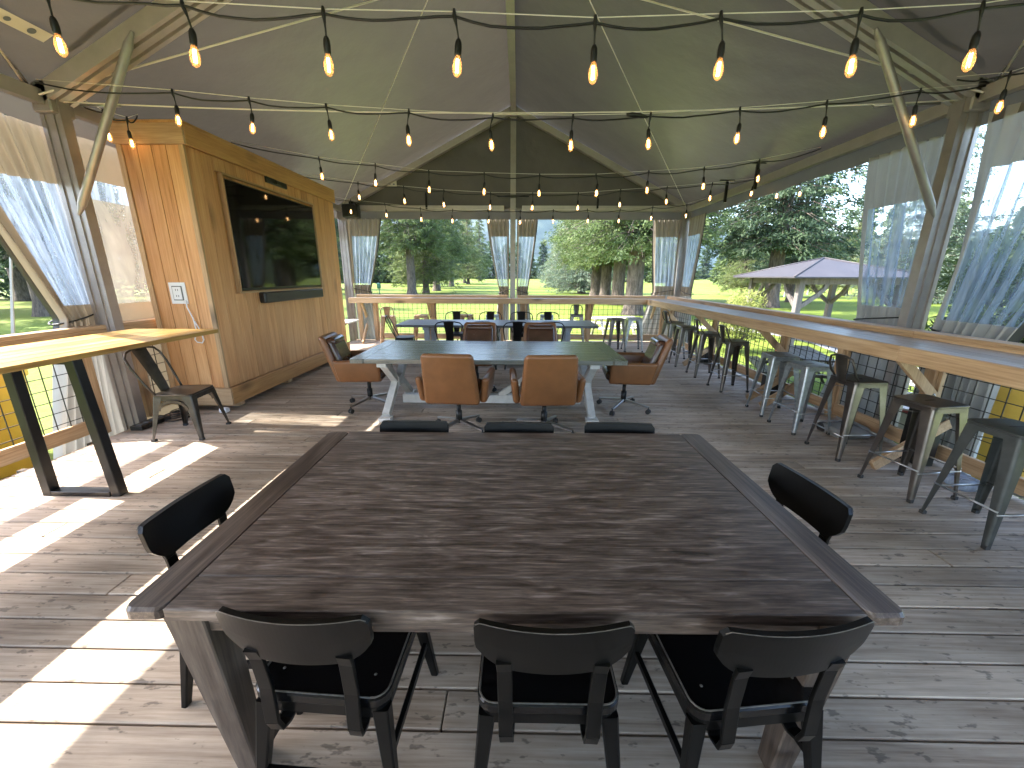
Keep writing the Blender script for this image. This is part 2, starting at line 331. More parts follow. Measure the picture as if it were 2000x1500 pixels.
    def prism(s, poly, z0, z1, f=None, ch=0.):
        """poly in xy extruded in z; f maps (x,y,z)->point; optional top/bottom chamfer"""
        k = len(poly); cx = sum(p[0] for p in poly)/k; cy = sum(p[1] for p in poly)/k
        lay = [(z0, 0), (z1, 0)] if not ch else [(z0, ch), (z0+ch, 0), (z1-ch, 0), (z1, ch)]
        vs = []
        for z, q in lay:
            for x, y in poly:
                dx, dy = x-cx, y-cy; L = math.hypot(dx, dy) or 1; vs.append((x-dx/L*q*1.2, y-dy/L*q*1.2, z))
        if f: vs = [f(*p) for p in vs]
        m = len(lay); fs = [tuple(range(k-1, -1, -1)), tuple((m-1)*k+i for i in range(k))]
        fs += [(a*k+i, a*k+(i+1) % k, (a+1)*k+(i+1) % k, (a+1)*k+i) for a in range(m-1) for i in range(k)]
        return s.add(vs, fs)
    def grid(s, nu, nv, fn, thick=None, smooth=True):
        vs = [fn(i/nu, j/nv) for j in range(nv+1) for i in range(nu+1)]
        fs = [(j*(nu+1)+i, j*(nu+1)+i+1, (j+1)*(nu+1)+i+1, (j+1)*(nu+1)+i) for j in range(nv) for i in range(nu)]
        return s.add(vs, fs, smooth)
    def rbox(s, cx, cy, cz, sx, sy, sz, r, n=4, f=None):
        """rounded box: rounded corners radius r"""
        vs = []; fs = []; N = 2*n+1
        def ax(i, half):   # i in 0..N
            if i <= n: return -half+r, -math.cos(0) if False else i
            return half-r, i
        def pt(dirv):
            d = Vector(dirv).normalized()
            return Vector((cx+(sx/2-r)*(1 if dirv[0] > 0 else -1)+d.x*r, cy+(sy/2-r)*(1 if dirv[1] > 0 else -1)+d.y*r, cz+(sz/2-r)*(1 if dirv[2] > 0 else -1)+d.z*r))
        t = [-1+ (i/n) for i in range(n)]+[-1e-6, 1e-6]+[(i+1)/n for i in range(n)]
        K = len(t)
        for a in range(3):
            for sg in (-1, 1):
                o = len(vs)
                for q in t:
                    for p in t:
                        d = [0, 0, 0]; d[a] = sg; d[(a+1) % 3] = math.tan(p*PI/4); d[(a+2) % 3] = math.tan(q*PI/4); vs.append(pt(d))
                for j in range(K-1):
                    for i in range(K-1):
                        q = (o+j*K+i, o+j*K+i+1, o+(j+1)*K+i+1, o+(j+1)*K+i); fs.append(q if sg > 0 else q[::-1])
        if f: vs = [f(*p) for p in vs]
        return s.add(vs, fs, True)
    def build(s, name, mat, parent=None, weld=False):
        me = bpy.data.meshes.new(name); me.from_pydata([tuple(p) for p in s.v], [], s.f)
        me.polygons.foreach_set('use_smooth', s.sm); me.materials.append(mat); me.update()
        if weld:
            import bmesh
            bm = bmesh.new(); bm.from_mesh(me); bmesh.ops.remove_doubles(bm, verts=bm.verts, dist=1e-5); bmesh.ops.recalc_face_normals(bm, faces=bm.faces); bm.to_mesh(me); bm.free()
        o = bpy.data.objects.new(name, me); col.objects.link(o)
        if parent is not None: o.parent = parent
        return o
def thing(name, label, cat, loc=(0, 0, 0), rz=0., group=None):
    o = bpy.data.objects.new(name, None); col.objects.link(o); o.location = loc; o.rotation_euler = (0, 0, rz)
    o.empty_display_size = .1; o['label'] = label; o['category'] = cat
    if group: o['group'] = group
    return o
def tag(o, label, cat, group=None):
    o['label'] = label; o['category'] = cat
    if group: o['group'] = group
    return o
def lab(o, l): o['label'] = l; return o
def struct(o): o['kind'] = 'structure'; return o
def dup(r, loc, rz=0., label=None, group=None, par=None, sc=None):
    c = r.copy(); col.objects.link(c)
    if par is not None: c.parent = par
    else:
        c.location = loc; c.rotation_euler = (0, 0, rz)
        if sc: c.scale = sc
    if label: c['label'] = label
    if group: c['group'] = group
    for ch in list(KIDS.get(r.name, [])): dup(ch, None, par=c)
    return c
KIDS = {}
def kids(o):
    KIDS[o.name] = [c for c in bpy.data.objects if c.parent == o]
    for c in KIDS[o.name]: kids(c)
    return o
def place(o, loc, rz=0.): o.location = loc; o.rotation_euler = (0, 0, rz); return o
def rrect(x0, x1, y0, y1, r, n=4):
    p = []
    for cx, cy, a0 in ((x1-r, y0+r, -90), (x1-r, y1-r, 0), (x0+r, y1-r, 90), (x0+r, y0+r, 180)):
        for i in range(n+1):
            a = R(a0+90*i/n); p.append((cx+r*math.cos(a), cy+r*math.sin(a)))
    return p
def lerp(a, b, t): return a+(b-a)*t
def fluted(wd, dp, g=.012):
    """extruded aluminium section with grooves in its long sides"""
    a, b_ = wd/2, dp/2; L = []
    ys = [-b_, -b_*.62, -b_*.62, -b_*.30, -b_*.30, b_*.30, b_*.30, b_*.62, b_*.62, b_]
    xs = [a, a, a-g, a-g, a, a, a-g, a-g, a, a]
    for x, y in zip(xs, ys): L.append((x, y))
    for x, y in zip(xs[::-1], ys[::-1]): L.append((-x, y))
    return L

G = -.6   # lawn level, deck at 0
XL, XR, XC = -4.4, 4.1, -.15
YB, YM, YF, YR = 10.6, 4.25, -2.1, -8.45
EZ, RZ = 3.24, 5.36
SL = (RZ-EZ)/(XC-XL)

# ================================================================== SETTING
lw = MB()
NN = 60
def gy(i): t = i/NN*2-1; return math.copysign(abs(t)**3, t)*3500
def terr(x, y):
    r = math.hypot(x, y); k = min(1, max(0, (r-25)/80)); return G+k*.35*math.sin(x*.045+1)*math.cos(y*.04)
vs = [(gy(i), gy(j), terr(gy(i), gy(j))) for j in range(NN+1) for i in range(NN+1)]
lw.add(vs, [(j*(NN+1)+i, j*(NN+1)+i+1, (j+1)*(NN+1)+i+1, (j+1)*(NN+1)+i) for j in range(NN) for i in range(NN)], True)
struct(lw.build('lawn', mt['lawn']))
# pale path outside
pp = MB(); pts = [(2., 21.), (4.6, 19.6), (7, 18.9), (9.6, 18.), (10.8, 16.3), (10.9, 14.), (10.2, 11.5), (9.3, 9), (8.4, 6.5), (7.9, 3), (7.8, -3)]
prev = []
for i, (x, y) in enumerate(pts):
    a = Vector(pts[max(0, i-1)]); c = Vector(pts[min(len(pts)-1, i+1)]); d = (c-a).normalized(); nx = Vector((-d.y, d.x))*.6
    prev += [(x+nx.x, y+nx.y, G+.012), (x-nx.x, y-nx.y, G+.012)]
pp.add(prev, [(2*i, 2*i+1, 2*i+3, 2*i+2) for i in range(len(pts)-1)]); struct(pp.build('path', mt['conc']))
# deck
dk = MB()
for y in [YR+.2+i*.6 for i in range(32)]: dk.box(XL-.05, XR-.15, y, y+.05, -.22, -.036)
dk.box(XL-.06, XR-.16, YR, YB+.1, -.60, -.23)
deck = struct(dk.build('deck', mt['deckdark']))
PIT = .1572; y = 1.108-PIT*60; bi = 0; mcache = {}
joints = [-3.1, -1.2, -.28, 1.2, 2.6, -2.2]
rows = 0
while y < 10.42:
    big = y > -1.2
    j = joints[(rows*2+rows//3) % 6]; segs = [(-4.3, j-.002), (j+.002, 3.93)] if big else [(-4.3, 3.93)]
    for a, b_ in segs:
        key = (round(a, 2), round(b_, 2))
        if key not in mcache:
            o = MB().box(a, b_, .004, PIT-.004, -.035, 0, .005).build('board', mt['deck'], deck); mcache[key] = o.data
        else:
            o = bpy.data.objects.new('board', mcache[key]); col.objects.link(o); o.parent = deck
        o.location = (0, y, random.uniform(-.0015, .0015)); bi += 1
    y += PIT; rows += 1

# ================================================================== TENT
tent = thing('frame_tent', 'large frame tent with taupe fabric roof and aluminium frame over the deck', 'tent')
bays = [(YR, YF), (YF, YM), (YM, YB)]
def sag(u, v, seed):
    return -.05*math.sin(PI*u)*math.sin(PI*v)+.012*math.sin(9*u+seed)*math.sin(7*v+seed*2)*math.sin(PI*u)*math.sin(PI*v)
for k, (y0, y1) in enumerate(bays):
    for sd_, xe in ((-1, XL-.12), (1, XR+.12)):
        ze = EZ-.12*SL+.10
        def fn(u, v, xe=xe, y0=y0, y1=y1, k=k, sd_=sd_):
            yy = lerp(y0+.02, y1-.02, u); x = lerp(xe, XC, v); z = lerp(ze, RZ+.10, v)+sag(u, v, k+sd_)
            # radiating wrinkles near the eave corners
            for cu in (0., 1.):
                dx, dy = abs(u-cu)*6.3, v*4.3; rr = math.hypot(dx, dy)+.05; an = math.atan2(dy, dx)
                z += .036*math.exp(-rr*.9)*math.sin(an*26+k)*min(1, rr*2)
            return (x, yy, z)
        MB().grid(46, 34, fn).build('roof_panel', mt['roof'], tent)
# gable fabric at the back and at the front opening
def gab(u, v):
    x = lerp(XL, XR, u); zt = RZ+.06-SL*abs(x-XC); zb = EZ+.02; z = lerp(zb, max(zb, zt), v)
    yy = YB+.03+.02*math.sin(u*40+v*6)*math.sin(PI*v)*math.exp(-3*abs(u-.4))+.012*math.sin(u*17)
    return (x, yy, z)
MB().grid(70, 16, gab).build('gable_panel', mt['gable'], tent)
al = mt['alu']
for Y in (YB, YM, YF, YR):
    for s_ in (-1, 1):
        xe = XL if s_ < 0 else XR
        d = Vector((XC-xe, 0, RZ-EZ)).normalized(); 
        MB().profile((xe, Y, EZ), (XC+(-.04*s_ if 0 else 0), Y, RZ), fluted(.14, .22, .034), upv=(0, 1, 0)).build('rafter', mt['alu_lit'], tent)
        MB().box(xe-.055, xe+.055, Y-.09, Y+.09, -.55, EZ-.02).build('post_core', mt['alud'], tent) if 0 else None
        MB().profile((xe, Y, -.58), (xe, Y, EZ+.04), fluted(.10, .20, .014), upv=(1, 0, 0)).build('post', al, tent)
        # knee brace tube with flattened ends
        if Y != YB:
            dx_ = .07 if s_ > 0 else 0.
            ba, bc = Vector((xe-s_*(.13+dx_), Y-.1, 2.30)), Vector((xe-s_*(.95+dx_), Y-.12, EZ+.95*SL-.09)); bd = (bc-ba).normalized()
            MB().tube([ba-bd*.10, ba-bd*.085, ba, ba+bd*.01, bc-bd*.01, bc, bc+bd*.085, bc+bd*.10], .036, 14, rs=[.012, .016, .031, .036, .036, .031, .016, .012]).build('knee_brace', mt['alu'], tent)
for s_ in (-1, 1):
    xe = XL if s_ < 0 else XR
    for y0, y1 in bays:
        MB().profile((xe, y0+.1, EZ-.02), (xe, y1-.1, EZ-.02), fluted(.12, .08, .01), upv=(1, 0, 0)).build('eave_beam', mt['alu_lit'], tent)
        # valance hanging from the eave
        def vf(u, v, y0=y0, y1=y1, xe=xe, s_=s_):
            return (xe+s_*(.10+.008*math.sin(u*60)*v), lerp(y0, y1, u), lerp(EZ+.05, 3.0+.01*math.sin(u*23), v))
        MB().grid(60, 3, vf).build('valance', mt['val'], tent)
for x0, x1 in ((XL+.06, XC-.22), (XC+.22, XR-.06)):
    MB().profile((x0, YB-.02, EZ), (x1, YB-.02, EZ), fluted(.12, .14, .02), upv=(0, 1, 0)).build('eave_beam', mt['alu_lit'], tent)
MB().tube([(XC-.3, YB-.02, EZ), (XC+.3, YB-.02, EZ)], .022, 8).build('splice_rod', al, tent)
MB().grid(60, 3, lambda u, v: (lerp(XL, XR, u), YB+.05+.006*math.sin(u*70)*v, lerp(EZ+.03, 3.0, v))).build('valance', mt['val'], tent)
MB().profile((XC, YR, RZ-.02), (XC, YB, RZ-.02), fluted(.12, .09, .02)).build('ridge_beam', mt['alu_lit'], tent)
MB().profile((XC, YB-.02, -.55), (XC, YB-.02, RZ), fluted(.10, .13, .014), upv=(1, 0, 0)).build('centre_post', al, tent)
MB().box(XC-.09, XC+.09, YB-.16, YB+.02, RZ-.16, RZ+.03, .01).build('ridge_joint', al, tent)
for s_ in (-1, 1):
    xe = XL if s_ < 0 else XR
    MB().box(xe-.09, xe+.09, YM-.11, YM+.11, EZ-.14, EZ+.12, .012).build('eave_joint', al, tent)
    lab(MB().beam((xe-s_*.3, YM-.17, EZ+.3*SL+.17), (xe-s_*3.2, YM-.17, EZ+3.2*SL+.17), .05, .02, ch=0).build('dark_gap_strip', mt['zip'], tent), 'black strip along the rafter')  # black strip standing in for the dark gap between roof panels
# stay cables
def cab(pts, r=.007, m='cablew', nm='stay_cable', par=tent): return MB().tube(pts, r, 6).build(nm, mt[m], par)
for s_ in (-1, 1):
    xe = XL if s_ < 0 else XR
    cab([(xe-s_*.05, YB-.1, EZ), (XC+s_*.03, YM+.1, RZ-.14)])
    cab([(xe-s_*.05, YM-.15, EZ-.02), (XC+s_*.05, 5.9, RZ-.12)], .009)
    cab([(xe, YM-.2, EZ+.04), (XC+s_*.05, YF+.2, RZ-.1)], .009)
def catn(x0, x1, y, z0, zm, n=14): return [(lerp(x0, x1, i/n), y, zm+(z0-zm)*(2*i/n-1)**2) for i in range(n+1)]
cab(catn(XL+.05, XR-.05, YM, 3.22, 3.12), .006)
MB().tube([(XL+.25, YM+.02, 3.20), (XL+.62, YM+.02, 3.19)], .014, 8).build('turnbuckle', mt['chrome'], tent)
MB().tube([(XR-.85, YM+.02, 3.18), (XR-.25, YM+.02, 3.20)], .014, 8).build('turnbuckle', mt['chrome'], tent)
# shackle and ratchet at post heads
for s_ in (-1, 1):
    xe = XL if s_ < 0 else XR
    MB().tube([(xe-s_*.02, YM-.16, EZ+.0), (xe-s_*.05, YM-.3, EZ+.16), (xe-s_*.02, YM-.42, EZ+.28), (xe+s_*.02, YM-.3, EZ+.18), (xe-s_*.02, YM-.16, EZ+.0)], .008, 6).build('shackle', mt['chrome'], tent)
# fabric tags stitched to roof
def roofz(x, s_): return (EZ+.10-.12*SL)+SL*((x-(XL-.12)) if s_ < 0 else ((XR+.12)-x))
lt = thing('fabric_label', 'white label stitched to the roof fabric at the top left', 'label')
x = -3.93
def rp(x, y, o=-.03): return (x, y, roofz(x, -1)+o)
b_ = MB(); b_.add([rp(x-.05, 3.52), rp(x+.05, 3.52), rp(x+.05, 3.90), rp(x-.05, 3.90)], [(0, 1, 2, 3)]); b_.build('label_cloth', mt['tag'], lt)
for yy, rr in ((3.62, .022), (3.78, .028)):
    MB().add([(x+rr*math.cos(2*PI*i/14), yy+rr*math.sin(2*PI*i/14), roofz(x+rr*math.cos(2*PI*i/14), -1)-.034) for i in range(14)], [tuple(range(14))]).build('printed_dot', mt['tagp'], lt)
lt2 = thing('fabric_label', 'small white label on the back gable fabric left of the centre post', 'label')
MB().box(-3.22, -2.98, YB-.012, YB-.006, 3.74, 3.87).build('label_cloth', mt['tag'], lt2)
for xx in (-3.15, -3.05): MB().box(xx-.02, xx+.02, YB-.016, YB-.012, 3.77, 3.80).build('printed_mark', mt['tagp'], lt2)

# ================================================================== CURTAINS
def curtain(label, A, B, wt, tz=1.27, zt=3.02, zb=-.2, folds=9, amp=.05, wb=None, window=(.14, .93, .10, .90), vm='vinyl', fab='tanfab', nrm=None, tieat=0., group='clear tied back tent curtains', bulge=0., header=.13, below='greyfab', ts=None, wpow=1.3):
    """hangs from A to B at the top; tied towards A at height tz with width share wt"""
    A, B = Vector((*A, 0)), Vector((*B, 0)); D = B-A
    n_ = Vector((-D.y, D.x, 0)).normalized()
    if nrm: n_ = Vector((*nrm, 0))
    wb = wt*1.7 if wb is None else wb
    ph = random.uniform(0, 6)
    def width(z):
        if z > tz: t = (zt-z)/(zt-tz); return lerp(1, wt, t**wpow if wpow else t)
        t = (tz-z)/(tz-zb); return lerp(wt, wb, t)
    def P(u, v):
        z = lerp(zt, zb, v); wd = width(z)
        uu = u+.02*math.sin(7*v+4*u)*(1-u)*u
        p = A+D*(uu*wd+tieat*(1-wd))
        k = .35+.65*(1-wd)
        p = p+n_*(amp*k*(math.sin(2*PI*folds*u+ph+1.2*math.sin(3*v))+.35*math.sin(2*PI*folds*2.3*u+2*v))+bulge*math.sin(PI*min(1, v*1.6)))
        return (p.x, p.y, z)
    th = thing('tent_curtain', label, 'curtain', group=group)
    def reg(nm, m, u0, u1, v0, v1, nu, nv, off=0.):
        def f(a, b_):
            q = Vector(P(lerp(u0, u1, a), lerp(v0, v1, b_))); return tuple(q+n_*off)
        return MB().grid(nu, nv, f).build(nm, mt[m], th)
    u0, u1, v0 = window[2], window[3], header; vt = (zt-tz)/(zt-zb)
    nu = folds*10
    reg('fabric_header', fab, 0, .965, 0, v0, nu, 6)
    reg('fabric_edge', fab, 0, u0, v0, vt-.04, 14, 30); reg('fabric_edge', fab, u1, .965, v0, vt-.04, 12, 30)
    reg('clear_window', vm, u0, u1, v0, vt-.04, nu, 44)
    reg('fabric_hem', fab, 0, .965, vt-.04, vt+.03, nu, 5)
    reg('lower_skirt', below, 0, 1, vt+.03, 1, nu, 16)
    reg('zip_band', 'zip', .965, 1., 0, vt+.03, 5, 50)
    # tie cord
    zz = tz; v = (zt-zz)/(zt-zb); a = Vector(P(0, v)); c = Vector(P(1, v)); mid = (a+c)/2
    rad = (c-a).length/2+.03; dv = D.normalized(); loop = []
    for i in range(17):
        t = 2*PI*i/16; loop.append(mid+dv*rad*math.cos(t)+n_*(amp*1.6+.02)*math.sin(t)+Vector((0, 0, -.05*math.cos(t))))
    MB().tube(loop, .008, 6).build('tie_cord', mt['cableb'], th)
    return th
curtain('clear vinyl curtain swept back beside the left tent post above the high table', (XL-.16, 4.27), (XL-.16, 3.22), .33, tz=1.22, folds=8, amp=.07, window=(0, 0, .05, .82), header=.16, vm='vinyl', wb=.7, wpow=.9)
curtain('clear curtain panel in the back left corner, gathered on the back wall', (XL+.10, YB+.06), (XL+.95, YB+.06), .52, tz=1.28, folds=7, amp=.05, vm='vinylf')
curtain('bright curtain bundle in the back left corner on the left wall', (XL-.20, YB-.1), (XL-.20, YB-1.9), .30, tz=1.28, folds=6, amp=.05, vm='vinylf')
curtain('narrow gathered curtain left of the centre back post', (XC-.10, YB+.06), (XC-.66, YB+.06), .45, tz=1.26, folds=5, amp=.04, vm='vinylf')
curtain('narrow gathered curtain right of the centre back post', (XC+.10, YB+.06), (XC+.62, YB+.06), .55, tz=1.26, folds=5, amp=.04, vm='vinylf')
curtain('gathered curtain at the right end of the back wall', (XR-.06, YB+.06), (XR-.78, YB+.06), .8, tz=1.28, folds=6, amp=.05, vm='vinylf')
curtain('gathered curtain at the far end of the right wall', (XR+.05, YB-.08), (XR+.05, YB-1.0), .62, tz=1.28, folds=6, amp=.05, vm='vinylf')
curtain('clear curtain with sky blue reflection put in its colour behind the right tent post', (XR+.08, YM+.12), (XR+.08, YM+1.15), .66, tz=1.2, folds=7, amp=.06, header=.17, vm='vinylc', fab='greyfab', window=(0, 0, .10, .90), zb=-.4)
curtain('crumpled clear curtain sheet sweeping down from the right front tent post', (XR+.10, YM-.12), (XR+.10, 2.7), .50, tz=1.12, zt=3.08, folds=8, amp=.085, header=.14, vm='vinylc', fab='greyfab', window=(0, 0, .10, .965), wb=.5, bulge=.05, zb=-.3, wpow=1.)
# flat panel between left post and cabinet
fp = thing('tent_wall_panel', 'flat beige tent wall with a dusty clear window beside the cabinet', 'curtain')
X_ = XL-.20
def wrk(u, v, o=0.): return (X_+.015*math.sin(u*11+v*5)+.01*math.sin(v*17+u*3), lerp(YM+.02, 7.6, u), lerp(3.05, -.2, v))
def sub(u0, u1, v0, v1): return lambda a, b_: wrk(lerp(u0, u1, a), lerp(v0, v1, b_))
MB().grid(10, 40, sub(0, .045, 0, 1)).build('fabric_edge', mt['tanfab'], fp)
MB().grid(40, 8, sub(.045, 1, 0, .13)).build('fabric_header', mt['tanfab'], fp)
MB().grid(40, 24, sub(.045, 1, .19, .53)).build('dusty_window', mt['vinyld'], fp)
MB().grid(40, 4, sub(.045, 1, .13, .19)).build('clear_strip', mt['vinyl'], fp)
MB().grid(40, 16, sub(.045, 1, .53, 1)).build('fabric_skirt', mt['tanfab'], fp)

# ================================================================== RAILS AND BARS
def mesh_panel(parent, a, b_, z0, z1, cell=.118):
    """welded wire grid between plan points a and b_"""
    a, b_ = Vector((*a, 0)), Vector((*b_, 0)); L = (b_-a).length; d = (b_-a)/L; mb = MB(); n_ = int(L/cell); r = .0032
    for i in range(n_+1):
        p = a+d*min(L, (i+.5)*cell); mb.beam((p.x, p.y, z0), (p.x, p.y, z1), r*2, r*2)
    m_ = int((z1-z0)/cell)
    for i in range(m_+1):
        z = z0+(i+.4)*cell
        if z < z1: mb.beam((a.x, a.y, z), (b_.x, b_.y, z), r*2, r*2, upv=(0, 0, 1))
    return mb.build('wire_mesh', mt['wire'], parent)
def rail(name, label, a, b_, posts, pin, mat_run, skip=(), cap=True):
    """a, b_: plan end points; pin: inward normal; posts: distances along"""
    t = thing(name, label, 'railing'); A, B = Vector((*a, 0)), Vector((*b_, 0)); L = (B-A).length; d = (B-A)/L; n_ = Vector((*pin, 0))
    for i, q in enumerate(posts):
        p = A+d*q
        MB().beam((p.x, p.y, .0), (p.x, p.y, 1.05), .09, .09, upv=tuple(d), ch=.004).build('post', mt['pine_z'], t)
    for q0, q1 in zip(posts[:-1], posts[1:]):
        if q1-q0 < .6: continue
        p0, p1 = A+d*(q0+.045), A+d*(q1-.045)
        MB().beam((p0.x, p0.y, .115), (p1.x, p1.y, .115), .04, .14, ch=.003).build('bottom_board', mt[mat_run], t)
        MB().beam((p0.x, p0.y, 1.02), (p1.x, p1.y, 1.02), .04, .09, ch=.003).build('top_board', mt[mat_run], t)
        MB().beam((p0.x, p0.y, .62), (p0.x, p0.y, .62), .1, .1) if 0 else None
        for pe in (p0+d*.02, p1-d*.02):
            MB().beam((pe.x, pe.y, .186), (pe.x, pe.y, .974), .036, .036, upv=tuple(d)).build('mesh_batten', mt['pine_z'], t)
        q = n_*-.005
        mesh_panel(t, (p0.x+d.x*.04+q.x, p0.y+d.y*.04+q.y), (p1.x-d.x*.04+q.x, p1.y-d.y*.04+q.y), .186, .974)
    return t
RX, LX, BY = 3.86, -4.46, 10.42
yy0 = -2.0
rr_ = rail('deck_railing', 'pine deck railing with wire mesh under the long right hand bar', (RX, yy0), (RX, 10.3), [y-yy0 for y in (-2, -.1, 1.75, 3.65, 4.72, 5.8, 7.9, 10.2)], (-1, 0), 'pine_y')
rl_ = rail('deck_railing', 'sunlit pine deck railing with wire mesh behind the left high table', (LX, yy0), (LX, 10.2), [y-yy0 for y in (-2, -.1, 2.0, 3.95, 4.5, 6.4, 8.2, 10.1)], (1, 0), 'pine_y')
MB().box(LX-.07, LX+.065, yy0, 7.2, 1.095, 1.135, .005).build('cap_board', mt['pine_y'], rl_)
MB().box(LX+.047, LX+.063, yy0, 7.2, 1.03, 1.094, .004).build('apron_board', mt['pine_y'], rl_)
rb_ = rail('deck_railing', 'pine deck railing with wire mesh under the back bar', (-4.15, BY), (3.78, BY), [.05, .45, 1.95, 3.72, 4.24, 5.95, 7.88], (0, -1), 'pine_x')
# right bar
bar = thing('bar_counter', 'long pine bar counter running down the right side of the deck', 'bar counter')
IN, OUT = 3.14, 3.73
n_pl = 4; wpl = (OUT-IN-.04)/n_pl
for k in range(n_pl):
    for y0, y1 in ((yy0, 2.55), (2.553, 6.3), (6.303, 9.98)):
        MB().box(IN+.04+k*wpl+.001, IN+.04+(k+1)*wpl-.002, y0, y1, 1.072, 1.11+random.uniform(-.001, .001), .003).build('top_plank', mt['bartop_y'], bar)
for y0, y1 in ((yy0, 3.3), (3.303, 7.2), (7.203, 9.98)):
    MB().box(IN, IN+.038, y0, y1, .985, 1.113, .004).build('fascia_board', mt['pine_y'], bar)
for y0, y1 in ((yy0, 3.98), (4.5, 10.25)): pass
for y0, y1 in ((yy0, 3.82), (3.823, 7.6), (7.603, 10.3)):
    MB().box(OUT, OUT+.16, y0, y1, 1.135, 1.172, .004).build('ledge_cap', mt['pine_y'], bar)
    MB().box(OUT+.001, OUT+.036, y0, y1, 1.06, 1.134, .003).build('ledge_riser', mt['pine_y'], bar)
for y in (1.55, 3.55, 5.70, 7.80, 9.7):
    MB().beam((3.80, y, .60), (3.32, y, 1.055), .085, .04, upv=(0, 1, 0), ch=.003).build('knee_bracket', mt['pine_z'], bar)
    MB().beam((3.80, y-.04, 1.03), (IN+.04, y-.04, 1.03), .036, .08).build('bearer', mt['pine_x'], bar)
    for dy in ((-.18,) if y != 5.70 else (-.30, -.62)):
        MB().beam((3.80, y+dy, .42), (3.18, y+dy-.06, .03), .09, .04, upv=(0, 1, 0), ch=.003).build('foot_brace', mt['pine_y'], bar)
# back bar
bb = thing('bar_counter', 'pine bar counter across the back of the deck under the centre post', 'bar counter')
B0, B1 = 9.985, 10.38
for k in range(3):
    for x0, x1 in ((-4.2, -.2), (-.197, 3.75)):
        MB().box(x0, x1, B0+.04+k*.118+.001, B0+.04+(k+1)*.118-.002, 1.072, 1.11, .003).build('top_plank', mt['bartop_x'], bb)
for x0, x1 in ((-4.2, -.2), (-.197, IN-.002)):
    MB().box(x0, x1, B0, B0+.038, .985, 1.113, .004).build('fascia_board', mt['pine_x'], bb)
for x0, x1 in ((-4.15, -.28), (-.02, 3.72)):
    MB().box(x0, x1, B1+.02, B1+.16, 1.135, 1.172, .004).build('ledge_cap', mt['pine_x'], bb)
    MB().box(x0, x1, B1+.02, B1+.055, 1.06, 1.134, .003).build('ledge_riser', mt['pine_x'], bb)
for x in (-3.92, -2.26, -.42, .20, 1.85, 3.4):
    MB().beam((x, 10.36, .62), (x, 10.08, 1.04), .085, .04, upv=(1, 0, 0), ch=.003).build('knee_bracket', mt['pine_z'], bb)
MB().beam((-3.9, 10.3, .42), (-3.85, 9.78, .03), .09, .04, upv=(1, 0, 0), ch=.003).build('foot_brace', mt['pine_y'], bb)

# ================================================================== CABINET WITH TV
cb = thing('tv_cabinet', 'tall pine clad cabinet with grooved siding built round the television', 'cabinet', (0, 0, 0))
CX0, CX1, CY0, CY1, CZ0, CZ1 = -4.33, -3.60, 4.75, 8.35, .07, 3.20
MB().box(CX0, CX1-.05, CY0+.03, CY1, CZ0+.02, CZ1-.02).build('carcass', mt['siding'], cb)
TY0, TY1, TZ0, TZ1 = 5.27, 7.47, 1.44, 2.83
nb = 18; bw = (CY1-CY0-.04)/nb
for i in range(nb):
    y0 = CY0+.02+i*bw+.003; y1 = y0+bw-.006
    if y1 > TY0 and y0 < TY1:
        parts_ = [(CZ0+.22, TZ0-.02), (TZ1+.02, CZ1-.20)]
    else: parts_ = [(CZ0+.22, CZ1-.20)]
    for z0, z1 in parts_:
        MB().box(CX1-.049, CX1-.012+.0005*(i % 2), y0, y1, z0, z1, .003).build('siding_board', mt['siding'], cb)
for i in range(4):
    w_ = (CX1-CX0-.1)/4; x0 = CX0+.05+i*w_
    MB().box(x0+.003, x0+w_-.003, CY0, CY0+.03, CZ0+.22, CZ1-.20, .003).build('siding_board', mt['siding'], cb)
MB().box(CX0-.02, CX1+.028, CY0-.03, CY0-.002, CZ1-.20, CZ1, .004).build('top_trim', mt['pine_x'], cb)
MB().box(CX1, CX1+.03, CY0-.001, CY1, CZ1-.20, CZ1, .004).build('top_trim', mt['trimwood'], cb)
MB().box(CX0-.02, CX1+.028, CY0-.03, CY0-.002, CZ0, CZ0+.22, .004).build('base_trim', mt['pine_x'], cb)
MB().box(CX1, CX1+.03, CY0-.001, CY1, CZ0, CZ0+.22, .004).build('base_trim', mt['trimwood'], cb)
MB().box(CX1-.06, CX1-.006, CY0-.012, CY0+.02, CZ0+.22, CZ1-.20, .003).build('corner_trim', mt['pine_z'], cb)
MB().box(CX0-.01, CX0+.05, CY0-.012, CY0+.02, CZ0+.22, CZ1-.20, .003).build('corner_trim', mt['pine_z'], cb)
MB().box(CX0-.02, CX1+.03, CY0-.03, CY1, CZ1+.001, CZ1+.03, .003).build('lid', mt['trimwood'], cb)
for yb in (CY0+.15, CY0+1.3, CY1-.2): MB().box(CX0+.1, CX1-.03, yb, yb+.12, .0, CZ0-.001).build('skid_block', mt['pine_x'], cb)
for a in ((TY0-.02, TY1+.02, TZ1, TZ1+.02), (TY0-.02, TY1+.02, TZ0-.02, TZ0)):
    MB().box(CX1-.05, CX1+.012, a[0], a[1], a[2], a[3]).build('opening_frame', mt['pine_y'], cb)
for a in (TY0-.02, TY1): MB().box(CX1-.05, CX1+.012, a, a+.02, TZ0, TZ1).build('opening_frame', mt['pine_z'], cb)
tv = thing('television', 'large black flat screen television recessed in the pine cabinet', 'television')
MB().box(CX1-.045, CX1-.004, TY0+.015, TY1-.015, TZ0+.01, TZ1-.04, .003).build('housing', mt['bezel'], tv)
MB().box(CX1-.003, CX1-.001, TY0+.03, TY1-.03, TZ0+.045, TZ1-.055).build('screen', mt['screen'], tv)
sbr = thing('soundbar', 'long black soundbar mounted under the television', 'soundbar')
MB().rbox(CX1+.035, 6.48, 1.345, .09, 1.72, .15, .02, 2).build('cabinet_body', mt['plastb'], sbr, True)
